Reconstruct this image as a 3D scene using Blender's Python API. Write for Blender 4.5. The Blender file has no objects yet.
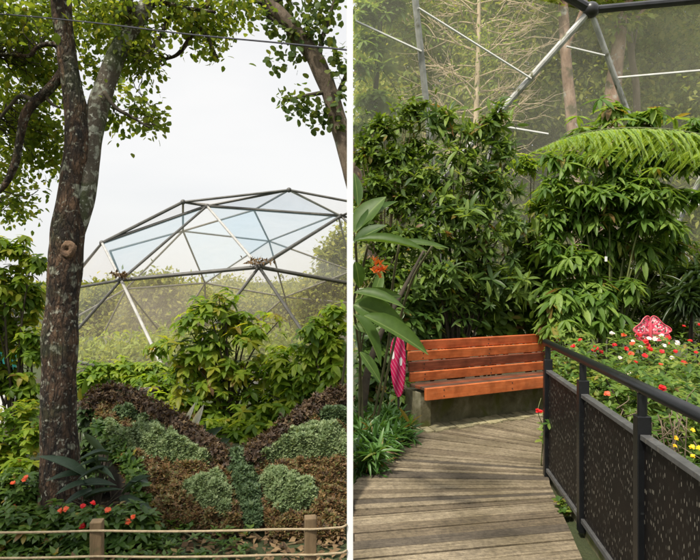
import bpy, math, random
import numpy as np
from mathutils import noise, Vector

rng = np.random.default_rng(11)
random.seed(5)
C = bpy.context.scene.collection
F, CX, CY, H = 600.0, 350.0, 280.0, 1.55
UP = np.array([0., 0., 1.])
R = math.radians


def P(px, py, d):
    """a point seen at pixel px,py standing d metres away"""
    return np.array([(px - CX) / F * d, d, H - (py - CY) / F * d])


def G(px, d, z=0.0):
    return np.array([(px - CX) / F * d, d, z])


def nz(v):
    v = np.asarray(v, float)
    return v / np.maximum(np.linalg.norm(v, axis=-1, keepdims=True), 1e-9)


def sstep(a, b, x):
    t = np.clip((x - a) / (b - a), 0, 1)
    return t * t * (3 - 2 * t)


# ------------------------------------------------------------------ objects
BASE = {}


def tag(o, label=None, cat=None, group=None, kind=None):
    if label: o['label'] = label
    if cat: o['category'] = cat
    if group: o['group'] = group
    if kind: o['kind'] = kind
    return o


def thing(name, label, cat, loc=(0, 0, 0), group=None):
    o = bpy.data.objects.new(name, None)
    C.objects.link(o)
    o.empty_display_size = .1
    o.location = loc
    BASE[o.name] = np.array(loc, float)
    return tag(o, label, cat, group)


def link(name, me, mat, parent, origin=None):
    o = bpy.data.objects.new(name, me)
    C.objects.link(o)
    if mat is not None: me.materials.append(mat)
    if parent is not None:
        o.parent = parent
        BASE[o.name] = BASE[parent.name]
    else:
        b = np.zeros(3) if origin is None else np.array(origin, float)
        o.location = b
        BASE[o.name] = b
    return o


def origin_of(parent, origin):
    if parent is not None: return BASE[parent.name]
    return np.zeros(3) if origin is None else np.array(origin, float)


class MB:
    def __init__(s):
        s.v, s.f, s.uv = [], [], []

    def add(s, v, f, uv=None):
        n = len(s.v)
        s.v.extend([tuple(p) for p in v])
        s.f.extend([tuple(i + n for i in q) for q in f])
        if uv: s.uv.extend(uv)
        return s

    def box(s, c, ax, ay, az):
        c, ax, ay, az = [np.asarray(q, float) for q in (c, ax, ay, az)]
        v = [c + i * ax + j * ay + k * az for i in (-1, 1) for j in (-1, 1) for k in (-1, 1)]
        f = [(0, 1, 3, 2), (4, 6, 7, 5), (0, 4, 5, 1), (2, 3, 7, 6), (0, 2, 6, 4), (1, 5, 7, 3)]
        if np.dot(np.cross(ax, ay), az) < 0: f = [q[::-1] for q in f]
        return s.add(v, f)

    def tube(s, pts, rad, seg=8, sub=1, rough=0.0, freq=6.0, cap=True, seed=0.0):
        pts = np.asarray(pts, float)
        rad = np.broadcast_to(np.asarray(rad, float), (len(pts),)).copy()
        if sub > 1 and len(pts) > 2:
            pts, rad = catmull(pts, rad, sub)
        n = len(pts)
        t = nz(np.gradient(pts, axis=0))
        a = np.array([1., 0, 0]) if abs(t[0][0]) < .9 else np.array([0, 1., 0])
        u = nz(np.cross(t[0], a))
        vs = []
        for i in range(n):
            u = nz(u - t[i] * np.dot(u, t[i]))
            w = np.cross(t[i], u)
            for k in range(seg):
                an = 2 * math.pi * k / seg
                dv = u * math.cos(an) + w * math.sin(an)
                r = rad[i]
                if rough:
                    q = (pts[i] + dv * rad[i])
                    r *= 1 + rough * noise.noise(Vector((q[0] * freq + seed, q[1] * freq, q[2] * freq * .55))) + rough * .45 * noise.noise(Vector((q[0] * freq * 3 + seed, q[1] * freq * 3, q[2] * freq)))
                vs.append(pts[i] + dv * r)
        fs = [(i * seg + k, i * seg + (k + 1) % seg, (i + 1) * seg + (k + 1) % seg, (i + 1) * seg + k) for i in range(n - 1) for k in range(seg)]
        if cap:
            fs.append(tuple(range(seg - 1, -1, -1)))
            fs.append(tuple((n - 1) * seg + k for k in range(seg)))
        return s.add(vs, fs)

    def ball(s, c, r, seg=10, rings=7, sq=(1, 1, 1), rough=0):
        c = np.asarray(c, float); vs = []
        for i in range(rings + 1):
            th = math.pi * i / rings
            for k in range(seg):
                ph = 2 * math.pi * k / seg
                d = np.array([math.sin(th) * math.cos(ph) * sq[0], math.sin(th) * math.sin(ph) * sq[1], math.cos(th) * sq[2]])
                rr = r * (1 + rough * noise.noise(Vector(tuple(d * 2.3 + c * 3))))
                vs.append(c + d * rr)
        fs = [(i * seg + k, (i + 1) * seg + k, (i + 1) * seg + (k + 1) % seg, i * seg + (k + 1) % seg) for i in range(rings) for k in range(seg)]
        return s.add(vs, fs)

    def build(s, name, mat, parent=None, smooth=False, bevel=0.0, origin=None):
        b = origin_of(parent, origin)
        me = bpy.data.meshes.new(name)
        me.from_pydata([tuple(np.array(p) - b) for p in s.v], [], s.f)
        if s.uv:
            l = me.uv_layers.new(name='UVMap')
            l.data.foreach_set('uv', np.array(s.uv, np.float32).ravel())
        me.update()
        if smooth: me.polygons.foreach_set('use_smooth', np.ones(len(me.polygons), bool))
        o = link(name, me, mat, parent, origin)
        if bevel:
            m = o.modifiers.new('edge', 'BEVEL'); m.width = bevel; m.segments = 2; m.limit_method = 'ANGLE'
        return o


def catmull(p, r, sub):
    P0 = np.vstack([2 * p[0] - p[1], p, 2 * p[-1] - p[-2]]); R0 = np.concatenate([[r[0]], r, [r[-1]]])
    op, orr = [], []
    for i in range(1, len(P0) - 2):
        for k in range(sub):
            t = k / sub
            w = np.array([-t + 2 * t * t - t ** 3, 2 - 5 * t * t + 3 * t ** 3, t + 4 * t * t - 3 * t ** 3, -t * t + t ** 3]) * .5
            op.append(w @ P0[i - 1:i + 3]); orr.append(float(R0[i] * (1 - t) + R0[i + 1] * t))
    op.append(p[-1]); orr.append(float(r[-1]))
    return np.array(op), np.array(orr)


# ------------------------------------------------------------------ leaves
def tmpl_simple():
    v = [(0, 0, 0), (.42, -.5, .05), (.42, .5, .05), (1, 0, -.12), (.45, 0, -.02)]
    f = [(0, 1, 4), (0, 4, 2), (1, 3, 4), (4, 3, 2)]
    return np.array(v), f


def tmpl_lance(prof=((.0, .06), (.22, .4), (.5, .5), (.78, .33)), fold=.12, curl=.25, tip=1.0):
    v, f = [], []
    st = list(prof)
    for u, h in st:
        z = -curl * u * u
        v += [(u, -h, z + fold * h), (u, 0, z), (u, h, z + fold * h)]
    v.append((tip, 0, -curl))
    for i in range(len(st) - 1):
        a = i * 3
        f += [(a, a + 3, a + 4, a + 1), (a + 1, a + 4, a + 5, a + 2)]
    a = (len(st) - 1) * 3; t = len(v) - 1
    f += [(a, t, a + 1), (a + 1, t, a + 2)]
    return np.array(v), f


T_SIMPLE = tmpl_simple()
T_LANCE = tmpl_lance()
T_OVAL = tmpl_lance(((0, .1), (.3, .5), (.7, .38)), .1, .15)
T_ROUND = tmpl_lance(((0, .08), (.12, .38), (.45, .55), (.78, .42)), .1, .15)
T_STRAP = tmpl_lance(((0, .3), (.2, .42), (.4, .5), (.6, .46), (.8, .3)), .25, .32)
T_BROAD = tmpl_lance(((0, .06), (.1, .26), (.25, .43), (.42, .5), (.6, .46), (.78, .32), (.91, .15)), .22, .22)


def leaf_mesh(name, pos, ax, nr, L, W, tm, mat, parent=None, origin=None, tint=None):
    pos = np.asarray(pos, float); N = len(pos)
    t = nz(ax); n = nz(nr - t * np.sum(nr * t, axis=1, keepdims=True)); s = np.cross(n, t)
    L = np.broadcast_to(np.asarray(L, float), (N,)); W = np.broadcast_to(np.asarray(W, float), (N,))
    tv, tf = tm; K = len(tv)
    bend = rng.uniform(.5, 1.5, N)
    V = (pos[:, None] + (L[:, None] * tv[None, :, 0])[..., None] * t[:, None] + (W[:, None] * tv[None, :, 1])[..., None] * s[:, None]
         + ((L * bend)[:, None] * tv[None, :, 2])[..., None] * n[:, None])
    V -= origin_of(parent, origin)
    me = bpy.data.meshes.new(name)
    sizes = np.array([len(q) for q in tf]); flat = np.concatenate([np.array(q) for q in tf])
    me.vertices.add(N * K); me.vertices.foreach_set('co', V.astype(np.float32).ravel())
    nl = len(flat); me.loops.add(N * nl)
    me.loops.foreach_set('vertex_index', (flat[None] + K * np.arange(N)[:, None]).astype(np.int32).ravel())
    me.polygons.add(N * len(tf))
    st = np.concatenate([[0], np.cumsum(sizes)[:-1]])
    me.polygons.foreach_set('loop_start', (st[None] + nl * np.arange(N)[:, None]).astype(np.int32).ravel())
    me.polygons.foreach_set('use_smooth', np.ones(N * len(tf), bool))
    me.update(calc_edges=True)
    a = me.attributes.new('tint', 'FLOAT', 'POINT')
    if tint is None: tint = rng.random(N)
    a.data.foreach_set('value', np.repeat(np.asarray(tint, np.float32), K))
    m2 = me.attributes.new('rib', 'FLOAT', 'POINT')
    m2.data.foreach_set('value', np.tile(np.abs(tv[:, 1]).astype(np.float32), N))
    return link(name, me, mat, parent, origin)


def uneven(d, k):
    sd_ = rng.uniform(0, 50)
    return np.array([1.0 + .75 * noise.noise(Vector((a[0] * 2.2 + i * 3.7 + sd_, a[1] * 2.2, a[2] * 2.2))) for a, i in zip(d, k)])


def lob(lobes, n, shell=.45):
    """n points spread through ellipsoid lobes (px,py,d,rx,ry[,rd]) and the outward directions"""
    ls = [l if len(l) > 5 else tuple(l) + (None,) for l in lobes]
    w = np.array([l[3] * l[4] for l in ls], float); w /= w.sum()
    k = rng.choice(len(ls), n, p=w)
    c = np.array([P(l[0], l[1], l[2]) for l in ls])
    r = np.array([(l[3] / F * l[2], (l[5] if l[5] else (l[3] + l[4]) / 2 / F * l[2] * .8), l[4] / F * l[2]) for l in ls])
    d = nz(rng.normal(size=(n, 3)))
    q = rng.random(n) ** shell * uneven(d, k)
    q *= np.where(rng.random(n) < .1, rng.uniform(1.02, 1.3, n), 1)
    return c[k] + d * r[k] * q[:, None], d


def wlob(lobes, n, shell=.45):
    """the same with lobes given in metres (x,y,z,rx,ry,rz)"""
    L = np.array(lobes, float); w = L[:, 3] * L[:, 5]; w = w / w.sum()
    k = rng.choice(len(L), n, p=w); d = nz(rng.normal(size=(n, 3)))
    return L[k, :3] + d * L[k, 3:] * (rng.random(n) ** shell * (uneven(d, k) * .5 + .5))[:, None], d


def rosettes(c, up, n, a0, a1, L, W, droop=0.0, vary=.25):
    M = len(c); up = nz(up)
    a = np.where(np.abs(up[:, :1]) < .9, [[1., 0, 0]], [[0, 1., 0]])
    u = nz(np.cross(up, a)); w = np.cross(up, u)
    ph = (2 * math.pi * np.arange(n) / n)[None] + rng.uniform(0, 6.28, (M, 1)) + rng.normal(0, .2, (M, n))
    al = R(1) * rng.uniform(a0, a1, (M, n))
    rad = u[:, None] * np.cos(ph)[..., None] + w[:, None] * np.sin(ph)[..., None]
    ax = up[:, None] * np.cos(al)[..., None] + rad * np.sin(al)[..., None]
    ax[..., 2] -= droop
    nr = up[:, None] * np.sin(al)[..., None] - rad * np.cos(al)[..., None] + np.array([0, 0, .4])
    sc = rng.uniform(1 - vary, 1 + vary, (M, n)) * rng.uniform(.75, 1.2, (M, 1))
    tint = np.clip(rng.random((M, 1)) * .65 + rng.random((M, n)) * .35, 0, 1)
    return dict(pos=np.repeat(c, n, axis=0), ax=ax.reshape(-1, 3), nr=nr.reshape(-1, 3), L=(sc * L).ravel(), W=(sc * W).ravel(), tint=tint.ravel())


def scat(c, n, r, L, W, down=.25, flat=.6, vary=.3):
    M = len(c); off = rng.normal(size=(M, n, 3)) * r
    ax = nz(off) * .7 + rng.normal(size=(M, n, 3)) * .6 - np.array([0, 0, down])
    nr = np.array([0, 0, 1.]) + rng.normal(size=(M, n, 3)) * flat
    sc = rng.uniform(1 - vary, 1 + vary, (M, n))
    tint = np.clip(rng.random((M, 1)) * .6 + rng.random((M, n)) * .4, 0, 1)
    return dict(pos=(c[:, None] + off).reshape(-1, 3), ax=ax.reshape(-1, 3), nr=nr.reshape(-1, 3), L=(sc * L).ravel(), W=(sc * W).ravel(), tint=tint.ravel())


def keep(d, m):
    return {k: v[m] for k, v in d.items()}


def join(*ds):
    return {k: np.concatenate([d[k] for d in ds]) for k in ds[0]}


def xmin(d, x):
    return keep(d, (d['pos'][:, 0] > x) & (d['pos'][:, 0] + d['ax'][:, 0] * d['L'] > x - .02))


def xmax(d, x):
    return keep(d, (d['pos'][:, 0] < x) & (d['pos'][:, 0] + d['ax'][:, 0] * d['L'] < x + .02))


def stems(mb, root, tips, r0, r1, lift=.35, seg=6):
    root = np.asarray(root, float)
    for t in tips:
        m = root * .55 + t * .45
        m[2] = root[2] + (t[2] - root[2]) * (.45 + lift * .5)
        m[:2] += rng.normal(0, .03, 2)
        b = root + np.append(rng.normal(0, r0 * 1.5, 2), 0)
        mb.tube([b, m, t], [r0, (r0 + r1) / 2, r1], seg, 5)


# ------------------------------------------------------------------ materials
def mat(name):
    m = bpy.data.materials.new(name); m.use_nodes = True
    nt = m.node_tree; nt.nodes.clear()
    return m, nt, nt.nodes, nt.links


def ramp(N, stops, interp='LINEAR'):
    r = N.new('ShaderNodeValToRGB'); r.color_ramp.interpolation = interp
    e = r.color_ramp.elements
    while len(e) < len(stops): e.new(.5)
    for q, (p, c) in zip(e, stops):
        q.position = p; q.color = (*c, 1)
    return r


def texco(N, L, scale=(1, 1, 1), kind='Object'):
    t = N.new('ShaderNodeTexCoord'); mp = N.new('ShaderNodeMapping'); mp.inputs['Scale'].default_value = scale
    L.new(t.outputs[kind], mp.inputs['Vector']); return mp.outputs[0]


def noise_n(N, L, vec, scale, detail=4, rough=.55, dist=0):
    n = N.new('ShaderNodeTexNoise'); n.inputs['Scale'].default_value = scale; n.inputs['Detail'].default_value = detail
    n.inputs['Roughness'].default_value = rough; n.inputs['Distortion'].default_value = dist
    L.new(vec, n.inputs['Vector']); return n


def mixc(N, L, fac, a, b, mode='MIX'):
    m = N.new('ShaderNodeMix'); m.data_type = 'RGBA'; m.blend_type = mode
    for s, v in ((0, fac), (6, a), (7, b)):
        if hasattr(v, 'is_linked'): L.new(v, m.inputs[s])
        else: m.inputs[s].default_value = v if s == 0 else (*v, 1)
    return m.outputs[2]


def leaf_mat(name, cols, rough=.45, trans=.3, rib=None, spec=.4):
    m, nt, N, L = mat(name)
    at = N.new('ShaderNodeAttribute'); at.attribute_name = 'tint'
    rp = ramp(N, [(i / (len(cols) - 1), tuple(min(.9, q * (1.3 if max(c) < .3 and c[1] > c[0] else 1)) for q in c)) for i, c in enumerate(cols)])
    if name[3:] in ('shrub', 'whorl', 'droop', 'mid', 'magno', 'bed', 'hedge', 'grass'):
        for e_ in rp.color_ramp.elements: e_.position *= .86
        e_ = rp.color_ramp.elements.new(.9); e_.color = (.24, .19, .04, 1)
        e_ = rp.color_ramp.elements.new(.96); e_.color = (.14, .08, .03, 1)
    L.new(at.outputs['Fac'], rp.inputs[0])
    v = texco(N, L)
    nn = noise_n(N, L, v, 28, 2)
    mr = N.new('ShaderNodeMapRange'); mr.inputs[3].default_value = .7; mr.inputs[4].default_value = 1.3
    L.new(nn.outputs[0], mr.inputs[0])
    hs = N.new('ShaderNodeHueSaturation'); L.new(rp.outputs[0], hs.inputs['Color']); L.new(mr.outputs[0], hs.inputs['Value'])
    col = hs.outputs[0]
    if rib:
        a2 = N.new('ShaderNodeAttribute'); a2.attribute_name = 'rib'
        r2 = ramp(N, [(0, (1, 1, 1)), (.05, (0, 0, 0))]); L.new(a2.outputs['Fac'], r2.inputs[0])
        col = mixc(N, L, r2.outputs[0], col, rib)
    b = N.new('ShaderNodeBsdfPrincipled'); b.inputs['Roughness'].default_value = rough; b.inputs['Specular IOR Level'].default_value = spec
    L.new(col, b.inputs['Base Color'])
    tr = N.new('ShaderNodeBsdfTranslucent')
    L.new(mixc(N, L, 1.0, col, (1.9, 1.75, .8), 'MULTIPLY'), tr.inputs[0])
    mx = N.new('ShaderNodeMixShader'); mx.inputs[0].default_value = trans
    L.new(b.outputs[0], mx.inputs[1]); L.new(tr.outputs[0], mx.inputs[2])
    o = N.new('ShaderNodeOutputMaterial'); L.new(mx.outputs[0], o.inputs[0])
    return m


def surf(name, stops, scale=8, stretch=(1, 1, 1), rough=.7, bump=.3, bscale=None, detail=6, metal=0.0, spots=None, spec=.5, dist=.0012, island=None):
    """a noise-coloured Principled; spots=(colour, scale, threshold) lays patches over it"""
    m, nt, N, L = mat(name)
    v = texco(N, L, stretch)
    n1 = noise_n(N, L, v, scale, detail, .62, .3)
    rp = ramp(N, stops); L.new(n1.outputs[0], rp.inputs[0]); col = rp.outputs[0]
    for sp in spots or ():
        n2 = noise_n(N, L, texco(N, L), sp[1], 3, .5, .4)
        r2 = ramp(N, [(sp[2] - .015, (0, 0, 0)), (min(sp[2] + .085, 1), (1, 1, 1))]); L.new(n2.outputs[0], r2.inputs[0])
        col = mixc(N, L, r2.outputs[0], col, sp[0])
    if island:
        g = N.new('ShaderNodeNewGeometry'); mr = N.new('ShaderNodeMapRange'); mr.inputs[3].default_value = island[0]; mr.inputs[4].default_value = island[1]
        L.new(g.outputs['Random Per Island'], mr.inputs[0])
        hs = N.new('ShaderNodeHueSaturation'); L.new(col, hs.inputs['Color']); L.new(mr.outputs[0], hs.inputs['Value']); col = hs.outputs[0]
    b = N.new('ShaderNodeBsdfPrincipled'); b.inputs['Roughness'].default_value = rough; b.inputs['Metallic'].default_value = metal
    b.inputs['Specular IOR Level'].default_value = spec
    L.new(col, b.inputs['Base Color'])
    if bump:
        n3 = noise_n(N, L, v, bscale or scale * 2.5, 6, .65)
        bp = N.new('ShaderNodeBump'); bp.inputs['Strength'].default_value = bump; bp.inputs['Distance'].default_value = dist * 10
        L.new(n3.outputs[0], bp.inputs['Height']); L.new(bp.outputs[0], b.inputs['Normal'])
    o = N.new('ShaderNodeOutputMaterial'); L.new(b.outputs[0], o.inputs[0])
    return m


def net_mat(name, col, fac, trans=.5):
    """fine netting: part of the light passes straight through the mesh"""
    m, nt, N, L = mat(name)
    v = texco(N, L)
    n = noise_n(N, L, v, .8, 3)
    mr = N.new('ShaderNodeMapRange'); mr.inputs[1].default_value = .3; mr.inputs[2].default_value = .7
    mr.inputs[3].default_value = fac * .8; mr.inputs[4].default_value = fac * 1.2; L.new(n.outputs[0], mr.inputs[0])
    df = N.new('ShaderNodeBsdfDiffuse'); df.inputs[0].default_value = (*col, 1)
    tl = N.new('ShaderNodeBsdfTranslucent'); tl.inputs[0].default_value = (*col, 1)
    a = N.new('ShaderNodeMixShader'); a.inputs[0].default_value = trans; L.new(df.outputs[0], a.inputs[1]); L.new(tl.outputs[0], a.inputs[2])
    tp = N.new('ShaderNodeBsdfTransparent')
    mx = N.new('ShaderNodeMixShader'); L.new(mr.outputs[0], mx.inputs[0]); L.new(tp.outputs[0], mx.inputs[1]); L.new(a.outputs[0], mx.inputs[2])
    o = N.new('ShaderNodeOutputMaterial'); L.new(mx.outputs[0], o.inputs[0])
    return m


M = {}
M['soil'] = surf('soil', [(.25, (.018, .012, .007)), (.55, (.05, .033, .02)), (.8, (.1, .07, .042))], 9, rough=.95, bump=.9, detail=10, dist=.004, spots=[((.02, .03, .01), 1.3, .55), ((.045, .06, .018), .22, .42)])
M['bark'] = surf('bark', [(.36, (.009, .006, .003)), (.5, (.052, .029, .014)), (.64, (.16, .092, .05))], 16, (1, 1, .35), .9, 1.0, 24, 12, dist=.006,
                 spots=[((.035, .04, .014), 3.0, .56), ((.4, .4, .32), 34, .6), ((.28, .29, .21), 11, .615)])
def cracked(m, scale=34, stretch=(1, 1, .28), depth=.012):
    nt = m.node_tree; N, L = nt.nodes, nt.links
    b = next(n for n in N if n.type == 'BSDF_PRINCIPLED')
    v = texco(N, L, stretch)
    nn = noise_n(N, L, v, 9, 4); ad = mixc(N, L, .12, v, nn.outputs[1], 'ADD')
    vo = N.new('ShaderNodeTexVoronoi'); vo.feature = 'DISTANCE_TO_EDGE'; vo.inputs['Scale'].default_value = scale; L.new(ad, vo.inputs['Vector'])
    r = ramp(N, [(0, (.25, .22, .2)), (.16, (1, 1, 1))]); L.new(vo.outputs['Distance'], r.inputs[0])
    src = b.inputs['Base Color'].links[0].from_socket
    L.new(mixc(N, L, .75, src, r.outputs[0], 'MULTIPLY'), b.inputs['Base Color'])
    bp = N.new('ShaderNodeBump'); bp.inputs['Strength'].default_value = .8; bp.inputs['Distance'].default_value = depth
    r2 = ramp(N, [(0, (0, 0, 0)), (.25, (1, 1, 1))]); L.new(vo.outputs['Distance'], r2.inputs[0]); L.new(r2.outputs[0], bp.inputs['Height'])
    if b.inputs['Normal'].is_linked: L.new(b.inputs['Normal'].links[0].from_socket, bp.inputs['Normal'])
    L.new(bp.outputs[0], b.inputs['Normal'])


cracked(M['bark'])
M['bark_lichen'] = surf('bark_lichen', [(.25, (.03, .024, .017)), (.5, (.085, .07, .05)), (.75, (.16, .14, .105))], 9, (1, 1, .5), .9, .9, 18, 10, dist=.004,
                        spots=[((.06, .07, .03), 4.0, .54), ((.27, .28, .22), 18, .55), ((.4, .41, .34), 40, .6)])
M['bark_pale'] = surf('bark_pale', [(.25, (.09, .065, .045)), (.5, (.17, .125, .085)), (.75, (.26, .2, .145))], 5, (1, 1, .4), .9, .7, 14, dist=.003, spots=[((.33, .33, .28), 8, .66)])
M['bark_lean'] = surf('bark_lean', [(.3, (.05, .036, .025)), (.5, (.12, .088, .06)), (.7, (.22, .17, .12))], 7, (1, 1, .4), .9, .8, 14, 10, dist=.004, spots=[((.28, .28, .22), 9, .64)])
M['bark_pink'] = surf('bark_pink', [(.32, (.2, .11, .075)), (.5, (.42, .27, .19)), (.68, (.6, .45, .35))], 5, (1, 1, .35), .9, .8, 14, dist=.006, spots=[((.55, .52, .45), 6, .6), ((.12, .1, .05), 3.0, .6)])
M['twig'] = surf('twig', [(.3, (.16, .11, .07)), (.7, (.3, .22, .14))], 9, rough=.9, bump=.2)
M['dry_twig'] = surf('dry_twig', [(.3, (.09, .065, .04)), (.7, (.2, .15, .1))], 9, rough=.9, bump=.2)
M['pale_twig'] = surf('pale_twig', [(.3, (.5, .38, .24)), (.7, (.72, .58, .39))], 5, rough=.9, bump=.2)
M['stem_green'] = surf('stem_green', [(.3, (.07, .09, .02)), (.7, (.17, .19, .06))], 9, rough=.6, bump=.2)
M['stem_cane'] = surf('stem_cane', [(.3, (.05, .055, .02)), (.7, (.12, .11, .05))], 9, rough=.7, bump=.2)
M['stem_dark'] = surf('stem_dark', [(.3, (.025, .02, .012)), (.7, (.07, .055, .033))], 12, rough=.9, bump=.4)
M['scar'] = surf('scar', [(.3, (.06, .035, .022)), (.5, (.2, .12, .07)), (.7, (.36, .24, .155))], 22, rough=.9, bump=.8, dist=.003)

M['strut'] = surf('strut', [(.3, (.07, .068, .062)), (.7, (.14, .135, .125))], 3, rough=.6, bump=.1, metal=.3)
M['strut_lit'] = surf('strut_lit', [(.3, (.3, .29, .27)), (.7, (.45, .44, .41))], 3, rough=.55, bump=.1, metal=.2)  # paler copy of strut: the lit look is put into the colour
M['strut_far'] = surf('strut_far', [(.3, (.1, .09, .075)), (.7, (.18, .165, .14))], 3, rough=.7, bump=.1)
M['galv'] = surf('galvanised', [(.3, (.3, .3, .28)), (.7, (.58, .58, .54))], 6, rough=.5, bump=.1, metal=.3, spots=[((.14, .14, .08), 5, .58)])
M['black_pipe'] = surf('black_pipe', [(.3, (.012, .012, .013)), (.7, (.03, .03, .031))], 6, rough=.35, bump=.05)
M['rod'] = surf('white_rod', [(.3, (.6, .6, .57)), (.7, (.8, .8, .77))], 6, rough=.5, bump=.0)
M['net_dome'] = net_mat('dome_net', (.8, .78, .7), .17, .6)
M['net_dome_warm'] = net_mat('dome_net_warm', (.82, .72, .58), .17, .65)  # warmer tint than the plain dome netting
M['net_dome_blue'] = net_mat('dome_net_bluish', (.42, .58, .72), .3, .6)
M['net_aviary'] = net_mat('aviary_net', (.72, .7, .58), .29, .5)

M['white_paint'] = surf('white_paint', [(.3, (.84, .84, .83)), (.7, (.9, .9, .89))], 3, rough=.5, bump=.0)
M['fence_wood'] = surf('fence_wood', [(.25, (.07, .045, .02)), (.5, (.15, .1, .05)), (.8, (.24, .17, .09))], 10, (1, 1, .15), .85, .6, 30, dist=.002, spots=[((.05, .06, .02), 8, .6)])
M['rope'] = surf('rope', [(.3, (.22, .17, .1)), (.7, (.38, .3, .19))], 40, rough=.9, bump=.6, dist=.001)
M['cable'] = surf('cable', [(.3, (.02, .02, .03)), (.7, (.05, .05, .07))], 9, rough=.5, bump=0)
M['rail'] = surf('rail_paint', [(.3, (.004, .0045, .0055)), (.7, (.008, .009, .0105))], 14, rough=.36, bump=.12, bscale=220, dist=.0006, spots=[((.03, .034, .034), 26, .7)])
M['rail_top'] = surf('rail_channel', [(.3, (.05, .05, .05)), (.7, (.1, .1, .098))], 14, rough=.5, bump=.1, spots=[((.13, .12, .1), 12, .62)])
M['concrete'] = surf('mossy_concrete', [(.25, (.06, .058, .025)), (.5, (.17, .155, .085)), (.75, (.33, .31, .22))], 5, rough=.95, bump=.5, dist=.003, spots=[((.1, .105, .025), 3, .47)])
M['paver'] = surf('pavers', [(.25, (.15, .13, .07)), (.5, (.32, .28, .16)), (.75, (.45, .41, .28))], 9, rough=.95, bump=.5, dist=.003, island=(.55, 1.25), spots=[((.08, .085, .03), 9, .6)])
M['dark_metal'] = surf('dark_metal', [(.3, (.02, .017, .014)), (.7, (.06, .045, .035))], 8, rough=.7, bump=.2)
M['teal'] = surf('teal_paint', [(.3, (.02, .3, .27)), (.7, (.04, .45, .4))], 5, rough=.6, bump=.05)
M['litter'] = leaf_mat('litter', [(.05, .03, .015), (.14, .085, .04), (.24, .16, .08)], .9, .1)

# foliage
M['lf_tree'] = leaf_mat('lf_tree', [(.04, .065, .012), (.085, .13, .022), (.15, .19, .03), (.25, .23, .04)], .55, .6, spec=.2)
M['lf_lean'] = leaf_mat('lf_lean', [(.04, .07, .022), (.07, .105, .032), (.14, .15, .035)], .5, .45, spec=.2)
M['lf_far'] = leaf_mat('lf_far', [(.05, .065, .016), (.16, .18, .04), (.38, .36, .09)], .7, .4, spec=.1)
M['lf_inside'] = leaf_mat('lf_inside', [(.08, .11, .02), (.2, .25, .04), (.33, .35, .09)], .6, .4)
M['lf_shrub'] = leaf_mat('lf_shrub', [(.035, .07, .01), (.09, .155, .016), (.17, .24, .025), (.3, .28, .035)], .45, .55, spec=.3)
M['lf_lime'] = leaf_mat('lf_lime', [(.04, .085, .01), (.1, .17, .016), (.18, .25, .025), (.27, .29, .03)], .45, .52, spec=.3)
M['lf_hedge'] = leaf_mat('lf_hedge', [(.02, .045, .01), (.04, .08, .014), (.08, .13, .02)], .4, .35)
M['brown_dark'] = leaf_mat('brown_dark', [(.02, .012, .009), (.045, .027, .016), (.09, .055, .028), (.16, .11, .05)], .6, .2)
M['sedum'] = leaf_mat('sedum', [(.05, .08, .03), (.12, .165, .07), (.26, .305, .155)], .55, .2)
M['sedum_blue'] = leaf_mat('sedum_blue', [(.03, .055, .022), (.058, .095, .04), (.12, .16, .075)], .55, .2)
M['brown_lf'] = leaf_mat('brown_lf', [(.03, .018, .011), (.065, .04, .02), (.12, .07, .03), (.17, .09, .035), (.08, .095, .03), (.25, .15, .06), (.1, .12, .045)], .6, .2)
M['strap_grey'] = leaf_mat('strap_grey', [(.018, .034, .02), (.032, .055, .034), (.06, .09, .058)], .42, .2, rib=(.08, .11, .07), spec=.3)
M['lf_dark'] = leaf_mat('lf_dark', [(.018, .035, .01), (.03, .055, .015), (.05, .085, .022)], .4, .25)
M['white_leaf'] = leaf_mat('white_leaf', [(.5, .48, .4), (.65, .63, .55)], .5, .3)
M['lf_whorl'] = leaf_mat('lf_whorl', [(.025, .052, .012), (.05, .092, .02), (.1, .16, .035), (.17, .23, .045)], .42, .42, spec=.3)
M['lf_droop'] = leaf_mat('lf_droop', [(.035, .08, .013), (.09, .16, .027), (.18, .26, .055)], .45, .42, spec=.3)
M['lf_mid'] = leaf_mat('lf_mid', [(.03, .058, .01), (.065, .11, .016), (.13, .19, .025)], .45, .35)
M['lf_fern'] = leaf_mat('lf_fern', [(.1, .17, .025), (.19, .28, .05), (.29, .37, .09)], .5, .45)
M['lf_wood'] = leaf_mat('lf_wood', [(.06, .085, .015), (.18, .24, .05), (.33, .36, .085), (.42, .4, .13)], .6, .35, spec=.2)
M['lf_magno'] = leaf_mat('lf_magno', [(.06, .1, .025), (.13, .2, .05), (.22, .29, .09)], .4, .45, spec=.3)
M['lf_ginger'] = leaf_mat('lf_ginger', [(.025, .058, .01), (.042, .082, .014), (.062, .108, .02)], .45, .35, rib=(.16, .23, .06), spec=.25)
M['lf_grass'] = leaf_mat('lf_grass', [(.025, .065, .014), (.045, .11, .022), (.08, .16, .035)], .35, .3)
M['lf_bed'] = leaf_mat('lf_bed', [(.025, .058, .01), (.055, .11, .018), (.11, .17, .028), (.18, .22, .045)], .45, .38, spec=.3)
M['red_petal'] = leaf_mat('red_petal', [(.5, .008, .012), (.7, .02, .02)], .45, .25)
M['coral_petal'] = leaf_mat('coral_petal', [(.6, .08, .03), (.75, .16, .06)], .45, .3)
M['pink_petal'] = leaf_mat('pink_petal', [(.65, .02, .12), (.75, .06, .2)], .45, .3)
M['white_petal'] = leaf_mat('white_petal', [(.75, .68, .7), (.85, .8, .8)], .5, .3)
M['yellow_petal'] = leaf_mat('yellow_petal', [(.75, .5, .01), (.85, .65, .03)], .5, .3)
M['orange_petal'] = leaf_mat('orange_petal', [(.6, .13, .02), (.75, .25, .06)], .5, .3)


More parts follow.
